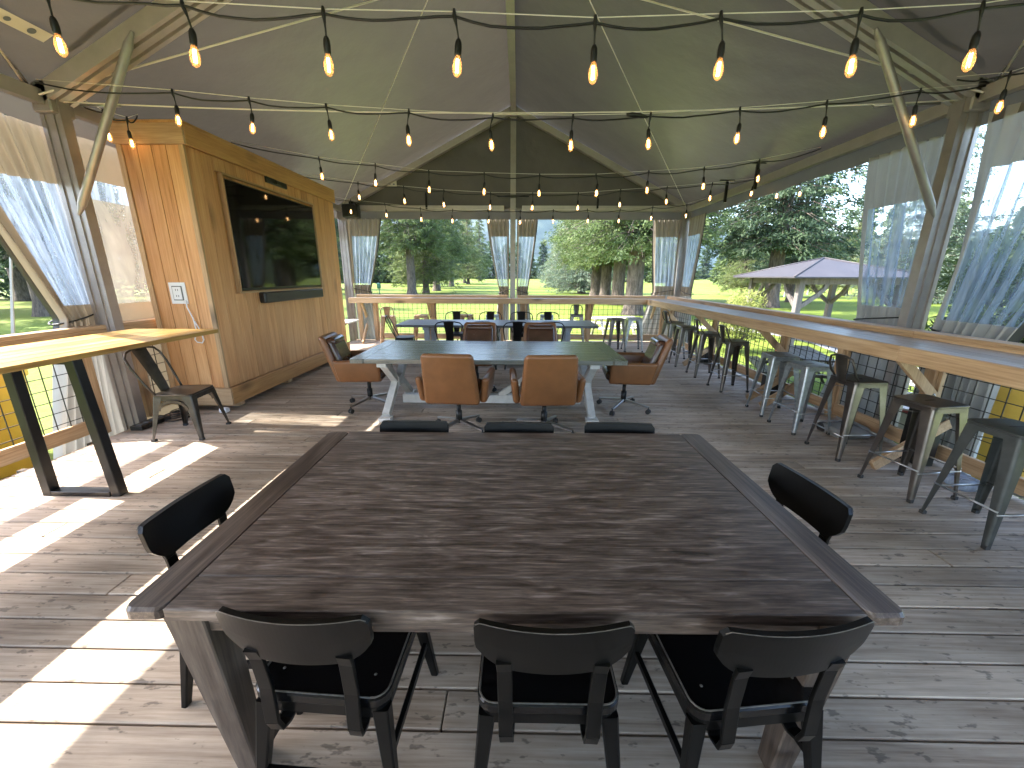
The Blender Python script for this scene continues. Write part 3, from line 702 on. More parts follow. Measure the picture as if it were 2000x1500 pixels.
MB().box(CX1+.0805, CX1+.083, 5.66, 7.30, 1.285, 1.405).build('grille', mt['zip'], sbr)
cv = thing('camera_bar', 'small black sensor bar on the cabinet above the television', 'camera')
MB().box(CX1-.012, CX1+.022, 6.16, 6.68, 2.925, 3.005, .006).build('bar_body', mt['plastb'], cv)
MB().box(CX1+.022, CX1+.04, 6.36, 6.50, 2.935, 2.995, .008).build('lens_unit', mt['bezel'], cv)
ol = thing('wall_outlet', 'white double power outlet on the cabinet side facing the camera', 'power outlet')
MB().box(-4.09, -3.895, CY0-.012, CY0-.001, 1.32, 1.565, .003).build('cover_plate', mt['outlet'], ol)
MB().box(-4.055, -3.935, CY0-.017, CY0-.012, 1.36, 1.525, .002).build('raised_frame', mt['outletd'], ol)
MB().box(-4.045, -3.945, CY0-.024, CY0-.017, 1.37, 1.515, .002).build('receptacle', mt['outlet'], ol)
for zz in (1.40, 1.47):
    for xx in (-4.01, -3.985): MB().box(xx, xx+.006, CY0-.0255, CY0-.024, zz, zz+.022).build('slot', mt['outletd'], ol)
wc = MB(); pts = [(-3.915, CY0-.02, 1.36), (-3.90, CY0-.035, 1.28), (-3.86, CY0-.03, 1.15), (-3.85, CY0-.03, 1.0), (-3.89, CY0-.03, .90), (-3.86, CY0-.04, .87), (-3.80, CY0-.04, .86), (-3.775, CY0-.04, .90), (-3.80, CY0-.03, 1.0), (-3.85, CY0-.03, 1.12)]
tag(wc.tube(pts, .007, 6).build('charging_cable', mt['outlet']), 'white charging cable dangling from the cabinet outlet', 'cable')
bx = thing('loudspeaker', 'dark box loudspeaker mounted high in the back left corner', 'speaker')
MB().rbox(-4.0, 10.2, 3.12, .36, .25, .30, .03, 2).build('speaker_box', mt['plastb'], bx, True)
MB().box(-4.05, -3.95, 10.2, 10.45, 3.25, 3.34, .01).build('bracket', mt['blkmetal'], bx)
# hanging black heater straps
hs_ = [((1.88, 10.40), 3.43, 3.22, 'black hanging strap over the right half of the back bar'), ((-2.24, 10.40), 3.55, 3.20, 'black hanging strap over the left half of the back bar'),
       ((3.82, 7.15), 3.40, 3.02, 'nearer black hanging bar on the right eave'), ((3.86, 8.2), 3.37, 3.0, 'farther black hanging bar on the right eave')]
for (x, y), z1, z0, l in hs_:
    t = thing('hanging_clamp', l, 'hanging bar', (x, y, 0))
    side = x > 3
    MB().box(-.02, .02, -.03, .03, z0, z1, .006).build('drop_bar', mt['blkmetal'], t)
    MB().box(-.14 if side else -.02, .14 if side else .02, -.012, .012, z1, z1+.02, .003).build('cross_bar', mt['blkmetal'], t)
t = thing('hanging_clamp', 'thin black cross bar clamped to the centre back post', 'hanging bar', (XC, YB-.16, 0))
for s_ in (-1, 1): MB().tube([(s_*.06, 0, 3.5), (s_*.38, 0, 3.49)], .014, 6).build('cross_bar', mt['blkmetal'], t)
MB().box(-.07, .07, -.02, .02, 3.47, 3.53, .004).build('clamp', mt['alud'], t)

# ================================================================== STRING LIGHTS
def bulb_mbs():
    s_ = MB().lathe([(.006, .0), (.012, -.004), (.019, -.02), (.021, -.045), (.0195, -.075), (.019, -.082)], n=12)
    g_ = MB().lathe([(.012, -.0825), (.017, -.095), (.026, -.12), (.0285, -.14), (.026, -.162), (.016, -.180), (.004, -.188)], n=14)
    f_ = MB()
    for a in range(4):
        c, s2 = math.cos(a*PI/2)*.007, math.sin(a*PI/2)*.007; f_.tube([(c, s2, -.100), (c*1.2, s2*1.2, -.165)], .0022, 5)
    return s_, g_, f_
pr = {}
def string(label, Y, bulbs, hang=.10, ends=None, seed=0, dY=0.):
    rd = random.Random(seed)
    th = thing('string_light', label, 'string lights', group='cafe string lights under the tent roof')
    tops = [Vector((x, Y+dY*i, z+.235)) for i, (x, z) in enumerate(bulbs)]
    pts = [Vector(ends[0])] if ends else []
    full = pts+tops+([Vector(ends[1])] if ends else []); cur = []
    for a, c in zip(full[:-1], full[1:]):
        sg_ = rd.uniform(.018, .05)
        for i in range(8):
            t = i/8; p = a.lerp(c, t); p.z -= sg_*math.sin(PI*t)+.006*math.sin(2*PI*t+rd.random()); cur.append(p)
    cur.append(full[-1]); MB().tube(cur, .0065, 6).build('cord', mt['cableb'], th)
    sup = [p+Vector((0, .01, .022)) for p in full]; MB().tube([sup[0]]+[p for p in sup[1:-1]]+[sup[-1]], .0028, 5).build('support_wire', mt['cablew'], th)
    for p in tops:
        lean = rd.uniform(-.03, .03)
        d = MB().tube([p+Vector((0, 0, .028)), p, p+Vector((lean*.6, 0, -hang*.5)), p+Vector((lean, 0, -hang))], .006, 6, rs=[.007, .012, .005, .005]).build('drop_cord', mt['cableb'], th)
        q = p+Vector((lean, 0, -hang+.004))
        if 's' not in pr:
            a, g_, f_ = bulb_mbs(); so = a.build('socket', mt['plastb'], th); bo = g_.build('bulb', mt['bulb'], th); fo = f_.build('filament', mt['fil'], bo); pr.update(s=so.data, b=bo.data, f=fo.data)
        else:
            so = bpy.data.objects.new('socket', pr['s']); bo = bpy.data.objects.new('bulb', pr['b']); fo = bpy.data.objects.new('filament', pr['f'])
            for o in (so, bo, fo): col.objects.link(o)
            so.parent = th; bo.parent = th; fo.parent = bo
        e = (rd.uniform(-.08, .08), lean*2.5+rd.uniform(-.06, .06), rd.uniform(0, 1.5))
        for o in (so, bo): o.location = q; o.rotation_euler = e; o.scale = (.86, .86, .92)
    return th
string('nearest string of big amber bulbs crossing above the dark table', 2.4, [(-2.372, 2.777), (-1.694, 2.724), (-.988, 2.688), (-.332, 2.675), (.371, 2.647), (.99, 2.661), (1.672, 2.672), (2.253, 2.697)], ends=((-4.3, 2.4, 3.2), (4.0, 2.4, 3.15)), seed=1)
string('second string of amber bulbs crossing between the two front tent posts', 4.0, [(-3.047, 2.961), (-2.38, 2.9), (-1.704, 2.847), (-.976, 2.805), (-.238, 2.769), (.466, 2.764), (1.142, 2.776), (1.909, 2.817), (2.645, 2.868), (3.416, 2.954)], ends=((-4.3, 4.05, 3.3), (4.0, 4.05, 3.25)), seed=2)
string('third string of amber bulbs starting at the top of the cabinet', 6.0, [(-3.0, 3.0), (-2.727+.0, 2.946), (-1.963, 2.864), (-1.239, 2.781), (-.482, 2.756), (.274, 2.737), (1.04, 2.738), (1.751, 2.778), (2.491, 2.824), (3.216, 2.92)][1:], ends=((-3.9, 6.0, 3.38), (4.0, 6.0, 3.3)), seed=3)
string('fourth string of amber bulbs over the slate table', 7.5, [(-2.777, 2.945), (-1.995, 2.881), (-1.301, 2.824), (-.499, 2.785), (.231, 2.778), (1.013, 2.779), (1.735, 2.83), (2.522, 2.88), (3.285, 2.938), (4.0, 3.011)], ends=((-4.0, 7.5, 3.34), (4.12, 7.5, 3.27)), seed=4)
string('farthest string of small amber bulbs before the back wall', 9.3, [(-3.639, 2.967), (-2.906, 2.896), (-2.139, 2.814), (-1.436, 2.785), (-.677, 2.776), (.025, 2.757), (.736, 2.779), (1.467, 2.791), (2.174, 2.793), (2.864, 2.846), (3.583, 2.899)], ends=((-4.25, 9.3, 3.3), (4.0, 9.3, 3.25)), seed=5)
string('short string with two amber bulbs along the left eave beside the cabinet', 4.556, [(-4.22, 3.0), (-4.05, 2.96)], ends=((-4.3, 4.36, 3.3), (-4.0, 4.7, 3.25)), seed=6, dY=.07)
string('short string of faint amber bulbs outside the far right eave', 8.0, [(4.668, 3.059), (5.10, 3.10)], ends=((4.15, 7.9, 3.3), (5.4, 8.0, 3.35)), seed=7)
string('single amber bulb string hanging over the crumpled right curtain', 3.74, [(3.86, 2.968)], ends=((3.7, 4.0, 3.28), (4.05, 3.2, 3.2)), seed=8)
pl = MB().tube([(.93, 4.0, 3.02), (.98, 4.0, 3.02), (1.06, 4.0, 3.01), (1.12, 4.0, 3.0)], .014, 8, rs=[.012, .02, .02, .008]).build('plug_connector', mt['plastb'])
tag(pl, 'black inline plug joining the second light string', 'plug')

# ================================================================== FRONT TABLE
def plank_table(name, label, x0, x1, y0, y1, z, th_, bread, planks, mx_, my_, group=None, ch=.006, rz=0):
    t = thing(name, label, 'table', ((x0+x1)/2, (y0+y1)/2, 0), rz, group); W, D = (x1-x0)/2, (y1-y0)/2
    for s_ in (-1, 1):
        a, c = (-W, -W+bread) if s_ < 0 else (W-bread, W)
        MB().prism(rrect(a, c, -D, D, .022, 3), z-th_, z, ch=ch).build('breadboard_end', mt[my_], t)
    ys = [-D+2*D*q for q in planks]
    for a, c in zip(ys[:-1], ys[1:]):
        MB().box(-W+bread+.0015, W-bread-.0015, a+.001, c-.001, z-th_, z-.0005, min(ch, .0035)).build('top_plank', mt[mx_], t)
    return t, W, D
ft, W, D = plank_table('dining_table', 'big dark brown farmhouse table with breadboard ends in the foreground', -1.105, 1.08, .900, 2.215, .76, .042, .112, [0, .10, .9, 1], 'ntx', 'nty', ch=.008, rz=R(.6))
for a, c in (((-W+.13, -D+.06), (W-.13, -D+.06)), ((-W+.13, D-.06), (W-.13, D-.06))): MB().beam((*a, .677), (*c, .677), .025, .08, ch=.002).build('apron', mt['ntx'], ft)
for x in (-W+.12, W-.12): MB().beam((x, -D+.08, .677), (x, D-.08, .677), .025, .08, ch=.002).build('apron', mt['nty'], ft)
for sx in (-1, 1):
    for sy in (-1, 1):
        MB().beam((sx*(W-.135), sy*(D-.085), .717), (sx*(W-.175), sy*(D-.115), 0), .115, .115, upv=(0, 1, 0), ch=.004, w1=.07, d1=.07).build('leg', mt['ntz'], ft)

# black chairs
def make_black_chair(label):
    t = thing('dining_chair', label, 'chair', group='black wooden chairs around the dark table')
    # local: faces +y, seat centre at origin
    so = rrect(-.215, .215, -.21, .21, .05, 5)
    MB().prism(so, .405, .44, ch=.005).build('seat', mt['blkseat'], t)
    MB().prism(rrect(-.205, .205, -.20, .20, .045, 5), .357, .4045).build('seat_rail', mt['blk'], t)
    rim = [(x, y, .4405) for x, y in rrect(-.208, .208, -.203, .203, .045, 5)]; rim.append(rim[0])
    MB().tube(rim, .003, 5).build('worn_rim', mt['blkedge'], t)
    for sx in (-1, 1):
        for sy in (-1, 1):
            MB().beam((sx*.185, sy*.18, .38), (sx*.225, sy*.235, 0), .052, .04, upv=(0, 1, 0), ch=.005, w1=.03, d1=.026).build('leg', mt['blk'], t)
        MB().beam((sx*.205, -.205, .20), (sx*.205, .205, .20), .018, .03, ch=.003).build('stretcher', mt['blk'], t)
        # curved back strap: hooks under the seat behind then rises
        pts = [(.12*sx, -.15, .332), (.122*sx, -.195, .318), (.124*sx, -.228, .330), (.126*sx, -.240, .37), (.128*sx, -.236, .50), (.13*sx, -.246, .62), (.132*sx, -.258, .66)]
        s2 = MB()
        for a, c in zip(pts[:-1], pts[1:]): s2.beam(a, c, .042, .013, upv=(0, 1, 0.01) if abs(a[2]-c[2]) > .03 else (0, 0, 1), ch=.002)
        s2.build('back_strap', mt['blk'], t)
    MB().beam((-.205, .215, .27), (.205, .215, .27), .018, .03, ch=.003).build('stretcher', mt['blk'], t)
    MB().beam((-.215, -.222, .13), (.215, -.222, .13), .018, .03, ch=.003).build('stretcher', mt['blk'], t)
    # backrest: rounded plank bent to a curve
    poly = []
    for x, z in rrect(-.225, .225, -.088, .088, .045, 6): poly.append((x, z))
    P2 = []
    for i, p in enumerate(poly):
        q = poly[(i+1) % len(poly)]; nseg = 12 if math.dist(p, q) > .2 else 1
        for k in range(nseg): P2.append((lerp(p[0], q[0], k/nseg), lerp(p[1], q[1], k/nseg)))
    def bend(x, zz, th):
        return (x*(1-.06*max(0, -zz/.07)), -.268+.62*x*x+th-.16*zz, .708+zz+.15*x*x)
    bk = MB(); K = len(P2)
    NX = 14; NZ = 6
    def edge(x): return 1.
    # build as grid (front/back) with rounded outline
    def half(x):   # upper half height at x
        ax_ = abs(x)
        return .082 if ax_ < .188 else .060+.022*math.sqrt(max(0, 1-((ax_-.188)/.022)**2))
    def halfl(x):  # lower half, more strongly rounded
        ax_ = abs(x)
        return .082 if ax_ < .12 else -.02+.102*math.sqrt(max(0, 1-((ax_-.12)/.098)**2))
    for side_, off in ((0, -.009), (1, .009)):
        xs = [-.21+.42*i/28 for i in range(29)]
        vs = [bend(x, lerp(-halfl(x), half(x), j/NZ), off) for x in xs for j in range(NZ+1)]
        fs = [(i*(NZ+1)+j, (i+1)*(NZ+1)+j, (i+1)*(NZ+1)+j+1, i*(NZ+1)+j+1) for i in range(28) for j in range(NZ)]
        bk.add(vs, fs if side_ == 0 else [f[::-1] for f in fs])
    o0, o1 = 0, 29*(NZ+1)
    ring = [i*(NZ+1) for i in range(29)]+[28*(NZ+1)+j for j in range(1, NZ+1)]+[i*(NZ+1)+NZ for i in range(27, -1, -1)]+[j for j in range(NZ-1, 0, -1)]
    bk.f += [(ring[i], o1+ring[i], o1+ring[(i+1) % len(ring)], ring[(i+1) % len(ring)]) for i in range(len(ring))]; bk.sm += [False]*len(ring)
    bk.build('backrest', mt['blk'], t)
    eg = MB(); eg.tube([bend(x, half(x)+.0008, -.009) for x in [-.207+.414*i/30 for i in range(31)]], .0013, 4); eg.build('worn_edge', mt['blkedge'], t)
    for sx in (-1, 1):
        for zz in (.0,): MB().lathe([(.010, 0), (.010, .004), (.006, .007)], (sx*.13, 0, 0), 8).build('bolt', mt['plastb'], t) if 0 else None
    sc_ = MB()
    for sx in (-1, 1): sc_.lathe([(.005, 0), (.004, .0015)], (sx*.15, -.13, .440), 8)
    sc_.build('screw_head', mt['blkedge'], t)
    return kids(t)
ch0 = make_black_chair('black wooden chair at the near left of the dark table, closest to its leg')
place(ch0, (-.585, 1.11, 0), R(-3))
for x, y, rz, l in ((.10, 1.095, 0, 'black wooden chair at the middle of the near side of the dark table'),
                    (.71, 1.10, R(6), 'black wooden chair at the near right of the dark table with its back askew'),
                    (-.63, 2.03, R(180), 'black wooden chair across the dark table, left of the three far ones'),
                    (.01, 2.02, R(180), 'black wooden chair across the dark table, middle of the three far ones'),
                    (.61, 2.03, R(178), 'black wooden chair across the dark table, right of the three far ones'),
                    (-1.07, 1.40, R(-92), 'black wooden chair tucked in at the left end of the dark table'),
                    (1.02, 1.56, R(95), 'black wooden chair tucked in at the right end of the dark table')):
    dup(ch0, (x, y, 0), rz, l)

# ================================================================== MIDDLE TABLE
mtb, W, D = plank_table('trestle_table', 'grey green topped trestle table with white legs in the middle of the deck', -1.87, 1.21, 4.30, 5.64, .76, .05, .16, [0, .125, .25, .375, .5, .625, .75, .875, 1], 'mtx', 'mty', ch=.004)
def trestle(t, x, D, m, wd=.085, dp=.085):
    for s_ in (-1, 1):
        MB().beam((x+.001*s_, s_*(D-.20), .66), (x+.001*s_, s_*.06, .36), wd, dp, upv=(1, 0, 0), ch=.003).build('leg_upper', mt[m], t)
        MB().beam((x+.0015*s_, s_*.06, .37), (x+.0015*s_, s_*(D-.14), .05), wd, dp, upv=(1, 0, 0), ch=.003).build('leg_lower', mt[m], t)
        MB().box(x-.07, x+.07, s_*(D-.11)-.07, s_*(D-.11)+.07, 0, .05, .004).build('foot_block', mt[m], t)
    MB().box(x-.055, x+.055, -(D-.10), D-.10, .645, .708, .004).build('top_bearer', mt[m], t)
    MB().box(x-.055, x+.055, -.12, .12, .30, .42, .004).build('cross_joint', mt[m], t)
for x in (-1.22, 1.20):
    trestle(mtb, x, D, 'white')
MB().box(-1.16, 1.14, -.045, .045, .06, .17, .004).build('stretcher', mt['white'], mtb)
for s_ in (-1, 1):
    MB().beam((s_*.10, 0, .16), (s_*.9, 0, .70), .07, .07, upv=(0, 1, 0), ch=.003).build('diagonal_brace', mt['white'], mtb)
# brown swivel chairs
def make_armchair(label):
    t = thing('swivel_armchair', label, 'office chair', group='tan leather swivel armchairs around the grey green table')
    def shell(x, y, z):
        k = (z-.44)/.5; return (x*(1-.06*max(0, k)-.34*max(0, k-.78)), y-.17*max(0, k)-.03*math.cos(x*5), z)
    MB().rbox(0, -.27, .675, .57, .085, .55, .042, 4, shell).build('back_shell', mt['leather'], t, True)
    MB().rbox(0, -.20, .69, .46, .10, .44, .045, 4, shell).build('back_cushion', mt['leatherd'], t, True)
    def topf(x, y, z):
        return (x*.9, y-.16-.0, z)
    MB().rbox(0, -.20, .875, .45, .12, .10, .048, 4, topf).build('headroll', mt['leatherd'], t, True)
    for s_ in (-1, 1):
        def armf(x, y, z, s_=s_):
            k = (z-.42)/.26; return (x+s_*.03*k, y-.05*max(0, k)*(1 if y < 0 else .2), z)
        MB().rbox(s_*.31, -.01, .545, .075, .50, .27, .034, 3, armf).build('arm', mt['leather'], t, True)
        MB().tube([(s_*.352, -.22, .665), (s_*.352, .19, .67), (s_*.34, .235, .62), (s_*.33, .238, .45)], .006, 5).build('arm_piping', mt['leatherd'], t)
    MB().rbox(0, .02, .475, .50, .50, .12, .055, 4, lambda x, y, z: (x, y, z+.02*math.cos(x*6))).build('seat_cushion', mt['leatherd'], t, True)
    MB().rbox(0, -.02, .41, .52, .48, .04, .018, 2).build('seat_pan', mt['leather'], t, True)
    MB().lathe([(.035, .10), (.035, .24), (.024, .245), (.024, .37), (.07, .38), (.07, .392)], n=12).build('column', mt['blkmetal'], t)
    for i in range(4):
        a = PI/4+i*PI/2+.25; c, s2 = math.cos(a), math.sin(a)
        arm = MB().beam((c*.03, s2*.03, .125), (c*.33, s2*.33, .085), .05, .03, ch=.004, w1=.035, d1=.02).build('base_arm', mt['chrome'], t)
        cm = MB()
        for o_ in (-.014, .014):
            vs = []
            for sd2 in (-.009, .009):
                for k in range(14):
                    an = 2*PI*k/14; r_ = .029; vs.append((c*.33-s2*(o_+sd2)+c*r_*math.cos(an), s2*.33+c*(o_+sd2)+s2*r_*math.cos(an), .03+r_*math.sin(an)))
            cm.add(vs, [tuple(range(14)), tuple(range(27, 13, -1))]+[(k, (k+1) % 14, 14+(k+1) % 14, 14+k) for k in range(14)])
        cm.tube([(c*.33, s2*.33, .03), (c*.33, s2*.33, .088)], .008, 6)
        cm.build('caster', mt['footc'], arm)
    return kids(t)
ac = make_armchair('tan leather swivel armchair seen from behind, left one of the two nearest')
place(ac, (-.64, 4.12, 0), R(-4))
for x, y, rz, l in ((.29, 4.10, R(3), 'tan leather swivel armchair seen from behind, right one of the two nearest'),
                    (-.62, 5.85, R(177), 'tan leather swivel armchair across the grey table, left of the two far ones'),
                    (.36, 5.86, R(182), 'tan leather swivel armchair across the grey table, right of the two far ones'),
                    (-1.92, 4.95, R(-84), 'tan leather swivel armchair at the left end of the grey table near the cabinet'),
                    (1.36, 4.93, R(84), 'tan leather swivel armchair at the right end of the grey table near the bar')):
    dup(ac, (x, y, 0), rz, l)

# ================================================================== FAR TABLE + METAL CHAIRS
ftb, W, D = plank_table('trestle_table', 'long slate grey trestle table in front of the back bar', -2.30, 1.50, 7.45, 8.45, .76, .045, .14, [0, .167, .333, .5, .667, .833, 1], 'ftx', 'fty', ch=.004)
for x in (-1.35, 1.35):
    for s_ in (-1, 1):
        MB().box(x-.05, x+.05, s_*.30-.05, s_*.30+.05, .06, .65, .004).build('leg', mt['greywhite'], ftb)
    MB().box(x-.06, x+.06, -.42, .42, .655, .712, .004).build('top_bearer', mt['greywhite'], ftb)
    MB().box(x-.06, x+.06, -.42, .42, 0, .058, .004).build('foot_beam', mt['greywhite'], ftb)
MB().box(-1.29, 1.29, -.035, .035, .20, .30, .004).build('stretcher', mt['greywhite'], ftb)
def chan_leg(mb, top, bot, dx, dy, w0, w1, th=.004, r=.018, steps=5, z0=None):
    """pressed sheet corner leg: two flanges meeting in a rounded fold; dx, dy = signs pointing inward"""
    top, bot = Vector(top), Vector(bot); vs = []
    n_ = 5
    for i in range(steps+1):
        t = i/steps; c = top.lerp(bot, t); wd = lerp(w0, w1, t**.8)
        prof = [(wd, 0)]+[(r*(1-math.sin(a*PI/2/n_)), r*(1-math.cos(a*PI/2/n_))) for a in range(n_+1)]+[(0, wd)]
        pin = [(th, wd)]+[(th+(r-th)*(1-math.sin(a*PI/2/n_)), th+(r-th)*(1-math.cos(a*PI/2/n_))) for a in range(n_, -1, -1)]+[(wd, th)]
        L = prof+pin
        for a, b2 in L: vs.append((c.x+dx*a, c.y+dy*b2, c.z))
    k = 2*(n_+3)
    fs = [(i*k+j, i*k+(j+1) % k, (i+1)*k+(j+1) % k, (i+1)*k+j) for i in range(steps) for j in range(k)]+[tuple(range(k)), tuple((steps)*k+j for j in range(k-1, -1, -1))]
    mb.add(vs, fs); return mb
def make_metal_chair(label, m='blkmetal', group=None, hoopw=.46, cross=True):
    t = thing('metal_chair', label, 'chair', group=group)
    MB().prism(rrect(-.19, .19, -.18, .18, .05, 4), .435, .455, ch=.004).build('seat', mt[m], t)
    MB().prism(rrect(-.185, .185, -.175, .175, .045, 4), .39, .4345).build('seat_skirt', mt[m], t)
    for sx in (-1, 1):
        for sy in (-1, 1):
            chan_leg(MB(), (sx*.185, sy*.175, .435), (sx*.235, sy*.235, .012), -sx, -sy, .085, .03).build('leg', mt[m], t)
            MB().box(sx*.235-.018-sx*.015, sx*.235+.018-sx*.015, sy*.235-.018-sy*.015, sy*.235+.018-sy*.015, 0, .02).build('foot_cap', mt['footc'], t)
        # arched reinforcement under the seat
        s_ = MB()
        for k in range(8):
            a0, a1 = PI*k/8, PI*(k+1)/8
            s_.beam((sx*.200, -.13*math.cos(a0), .30+.09*math.sin(a0)), (sx*.200, -.13*math.cos(a1), .30+.09*math.sin(a1)), .004, .03, upv=(1, 0, 0) if 0 else (0, 0, 1))
        s_.build('leg_arch', mt[m], t)
    hp = [(-hoopw/2*.80, -.14, .44), (-hoopw/2*.92, -.20, .56), (-hoopw/2, -.27, .72), (-hoopw/2*.96, -.31, .81), (-hoopw/2*.78, -.325, .855), (-hoopw/2*.45, -.335, .873), (0, -.338, .878)]
    hp = hp+[(-x, y_, z) for x, y_, z in hp[-2::-1]]
    MB().tube(hp, .0105, 8).build('back_hoop', mt[m], t)
    sp = MB()
    def spl(u, v):
        z = lerp(.45, .872, v); x = lerp(-1, 1, u)*lerp(.058, .088, v); y_ = -.175-.16*v**1.1-.012*(1-(2*u-1)**2)
        return (x, y_, z)
    sp.grid(6, 8, spl); sp.grid(6, 8, lambda u, v: tuple(Vector(spl(1-u, v))+Vector((0, -.003, 0)))); sp.build('back_splat', mt[m], t)
    return kids(t)
mc = make_metal_chair('black metal cafe chair on the near side of the slate table, leftmost of four', group='black hoop back chairs at the slate table', hoopw=.50)
place(mc, (-1.22, 7.33, 0), 0)
nm4 = ['second', 'third', 'rightmost']
for i, x in enumerate((-.61, -.02, .56)): dup(mc, (x, 7.33+.02*i, 0), R((-2, 2, 1)[i]), 'black metal chair on the near side of the slate table, %s' % ('second from left', 'third from left', 'rightmost')[i])
for i, x in enumerate((-1.36, -.63, .08, .66)): dup(mc, (x, 8.68, 0), R(180+(3, -2, 2, 0)[i]), 'black metal chair on the far side of the slate table, %s' % ('leftmost', 'second from left', 'third from left', 'rightmost')[i])
dup(mc, (-2.30, 8.05, 0), R(-80), 'black metal cafe chair at the left end of the slate table')
lc = make_metal_chair('dark bronze metal chair beside the cabinet under the end of the high table', 'bronze', hoopw=.44)
place(lc, (-3.52, 4.0, 0), R(-84)); lc.scale = (1.05, 1.05, 1.06)

# ================================================================== STOOLS
def make_stool(label, m, back=False, group='metal bar stools', h=.75, slotm='zip'):
    t = thing('bar_stool', label, 'stool', group=group)
    MB().prism(rrect(-.158, .158, -.158, .158, .035, 5), h-.018, h, ch=.005).build('seat', mt[m], t)
    sk_ = MB().prism(rrect(-.154, .154, -.154, .154, .03, 4), h-.055, h-.0185); sk_.build('seat_skirt', mt[m], t)
    MB().prism([(x, y) for x, y in rrect(-.045, .045, -.008, .008, .0075, 3)], h+.0002, h+.0012).build('handle_slot', mt[slotm], t)
    for sx in (-1, 1):
        for sy in (-1, 1):
            chan_leg(MB(), (sx*.152, sy*.152, h-.03), (sx*.212, sy*.212, .012), -sx, -sy, .088, .030, steps=6).build('leg', mt[m], t)
            MB().box(sx*.197-.016, sx*.197+.016, sy*.197-.016, sy*.197+.016, 0, .028, .003).build('foot_cap', mt['footc'], t)
    z = .235; q = .188
    for k, (a, c) in enumerate((((-q, -q), (q, -q)), ((q, -q), (q, q)), ((q, q), (-q, q)), ((-q, q), (-q, -q)))):
        MB().tube([(*a, z+.02*(k % 2)), (*c, z+.02*(k % 2))], .007, 6).build('footrest', mt['chrome' if m != 'woodmetal' else m], t)
    MB().beam((-.155, -.155, h-.10), (.155, .155, h-.10), .016, .003, upv=(0, 0, 1)).build('cross_strap', mt[m], t)
    MB().beam((-.155, .155, h-.106), (.155, -.155, h-.106), .016, .003, upv=(0, 0, 1)).build('cross_strap', mt[m], t)
    if back:
        hp = [(-.135, -.12, h), (-.14, -.165, h+.06), (-.14, -.19, h+.13), (-.118, -.205, h+.195), (-.06, -.212, h+.215), (0, -.214, h+.218)]
        hp = hp+[(-x, y_, zz) for x, y_, zz in hp[-2::-1]]
        MB().tube(hp, .010, 8).build('back_hoop', mt[m], t)
        def spl(u, v): return (lerp(-1, 1, u)*lerp(.05, .07, v), -.16-.05*v-.012*(1-(2*u-1)**2), lerp(h-.03, h+.214, v))
        sp = MB(); sp.grid(5, 6, spl); sp.grid(5, 6, lambda u, v: tuple(Vector(spl(1-u, v))+Vector((0, -.003, 0)))); sp.build('back_splat', mt[m], t)
    return kids(t)
GR = 'metal stools along the right bar'
s_green = make_stool('matte grey green backless stool nearest the camera at the right edge', 'greystool', group=GR); place(s_green, (3.16, 2.42, 0), R(2))
s_gun = make_stool('shiny gunmetal backless stool, second nearest along the right bar', 'gun', group=GR); place(s_gun, (3.165, 2.975, 0), R(8))
s_gunb = make_stool('gunmetal stool with a low black splat back, nearest of the stools with backs', 'gun', True, group=GR); place(s_gunb, (3.18, 3.66, 0), R(2)-PI/2)
for ch in KIDS[s_gunb.name]:
    if ch.name.startswith('back_'): ch.data.materials[0] = mt['bronze']
s_gal = make_stool('bright galvanised backless stool, nearer one of the galvanised pair', 'galv', group=GR); place(s_gal, (3.18, 4.30, 0), R(4))
dup(s_gal, (3.20, 4.84, 0), R(-6), 'dull galvanised backless stool standing in front of the double foot brace')
dup(s_gunb, (3.20, 5.93, 0), R(-88), 'low back gunmetal stool just beyond the galvanised pair')
dup(s_gunb, (3.20, 6.78, 0), R(-93), 'low back gunmetal stool two places beyond the galvanised pair')
dup(s_gun, (3.19, 7.62, 0), R(-3), 'gunmetal backless stool between two low back stools at the far bar')
dup(s_gunb, (3.22, 8.35, 0), R(-82), 'low back gunmetal stool last in the row at the far end of the right bar')
# back bar stools
GB = 'stools along the back bar'
dup(s_gun, (2.18, 9.05, 0), R(10), 'dark gunmetal backless stool right of the slate table by the back bar', GB)
dup(s_gal, (2.62, 9.15, 0), R(-4), 'galvanised backless stool close to the right end of the back bar', GB)
dup(s_gunb, (1.42, 9.95-.1, 0), R(175), 'dark low back stool facing the camera at the back bar', GB)
s_tan = make_stool('tan backless stool at the back bar behind the left end of the slate table', 'woodmetal', group=GB); place(s_tan, (-2.30, 9.55, 0), R(4))
s_tanb = make_stool('tan low back stool in front of the back bar by the left corner', 'woodmetal', True, group=GB); place(s_tanb, (-3.0, 9.25, 0), R(12))
dup(s_tan, (-1.25, 9.65, 0), R(-5), 'tan backless stool half hidden behind the slate table, left of centre', GB)
dup(s_gal, (-.62, 9.65, 0), R(3), 'grey stool just left of the centre post at the back bar', GB)
dup(s_gal, (.68, 9.65, 0), R(-2), 'grey stool just right of the centre post at the back bar', GB)

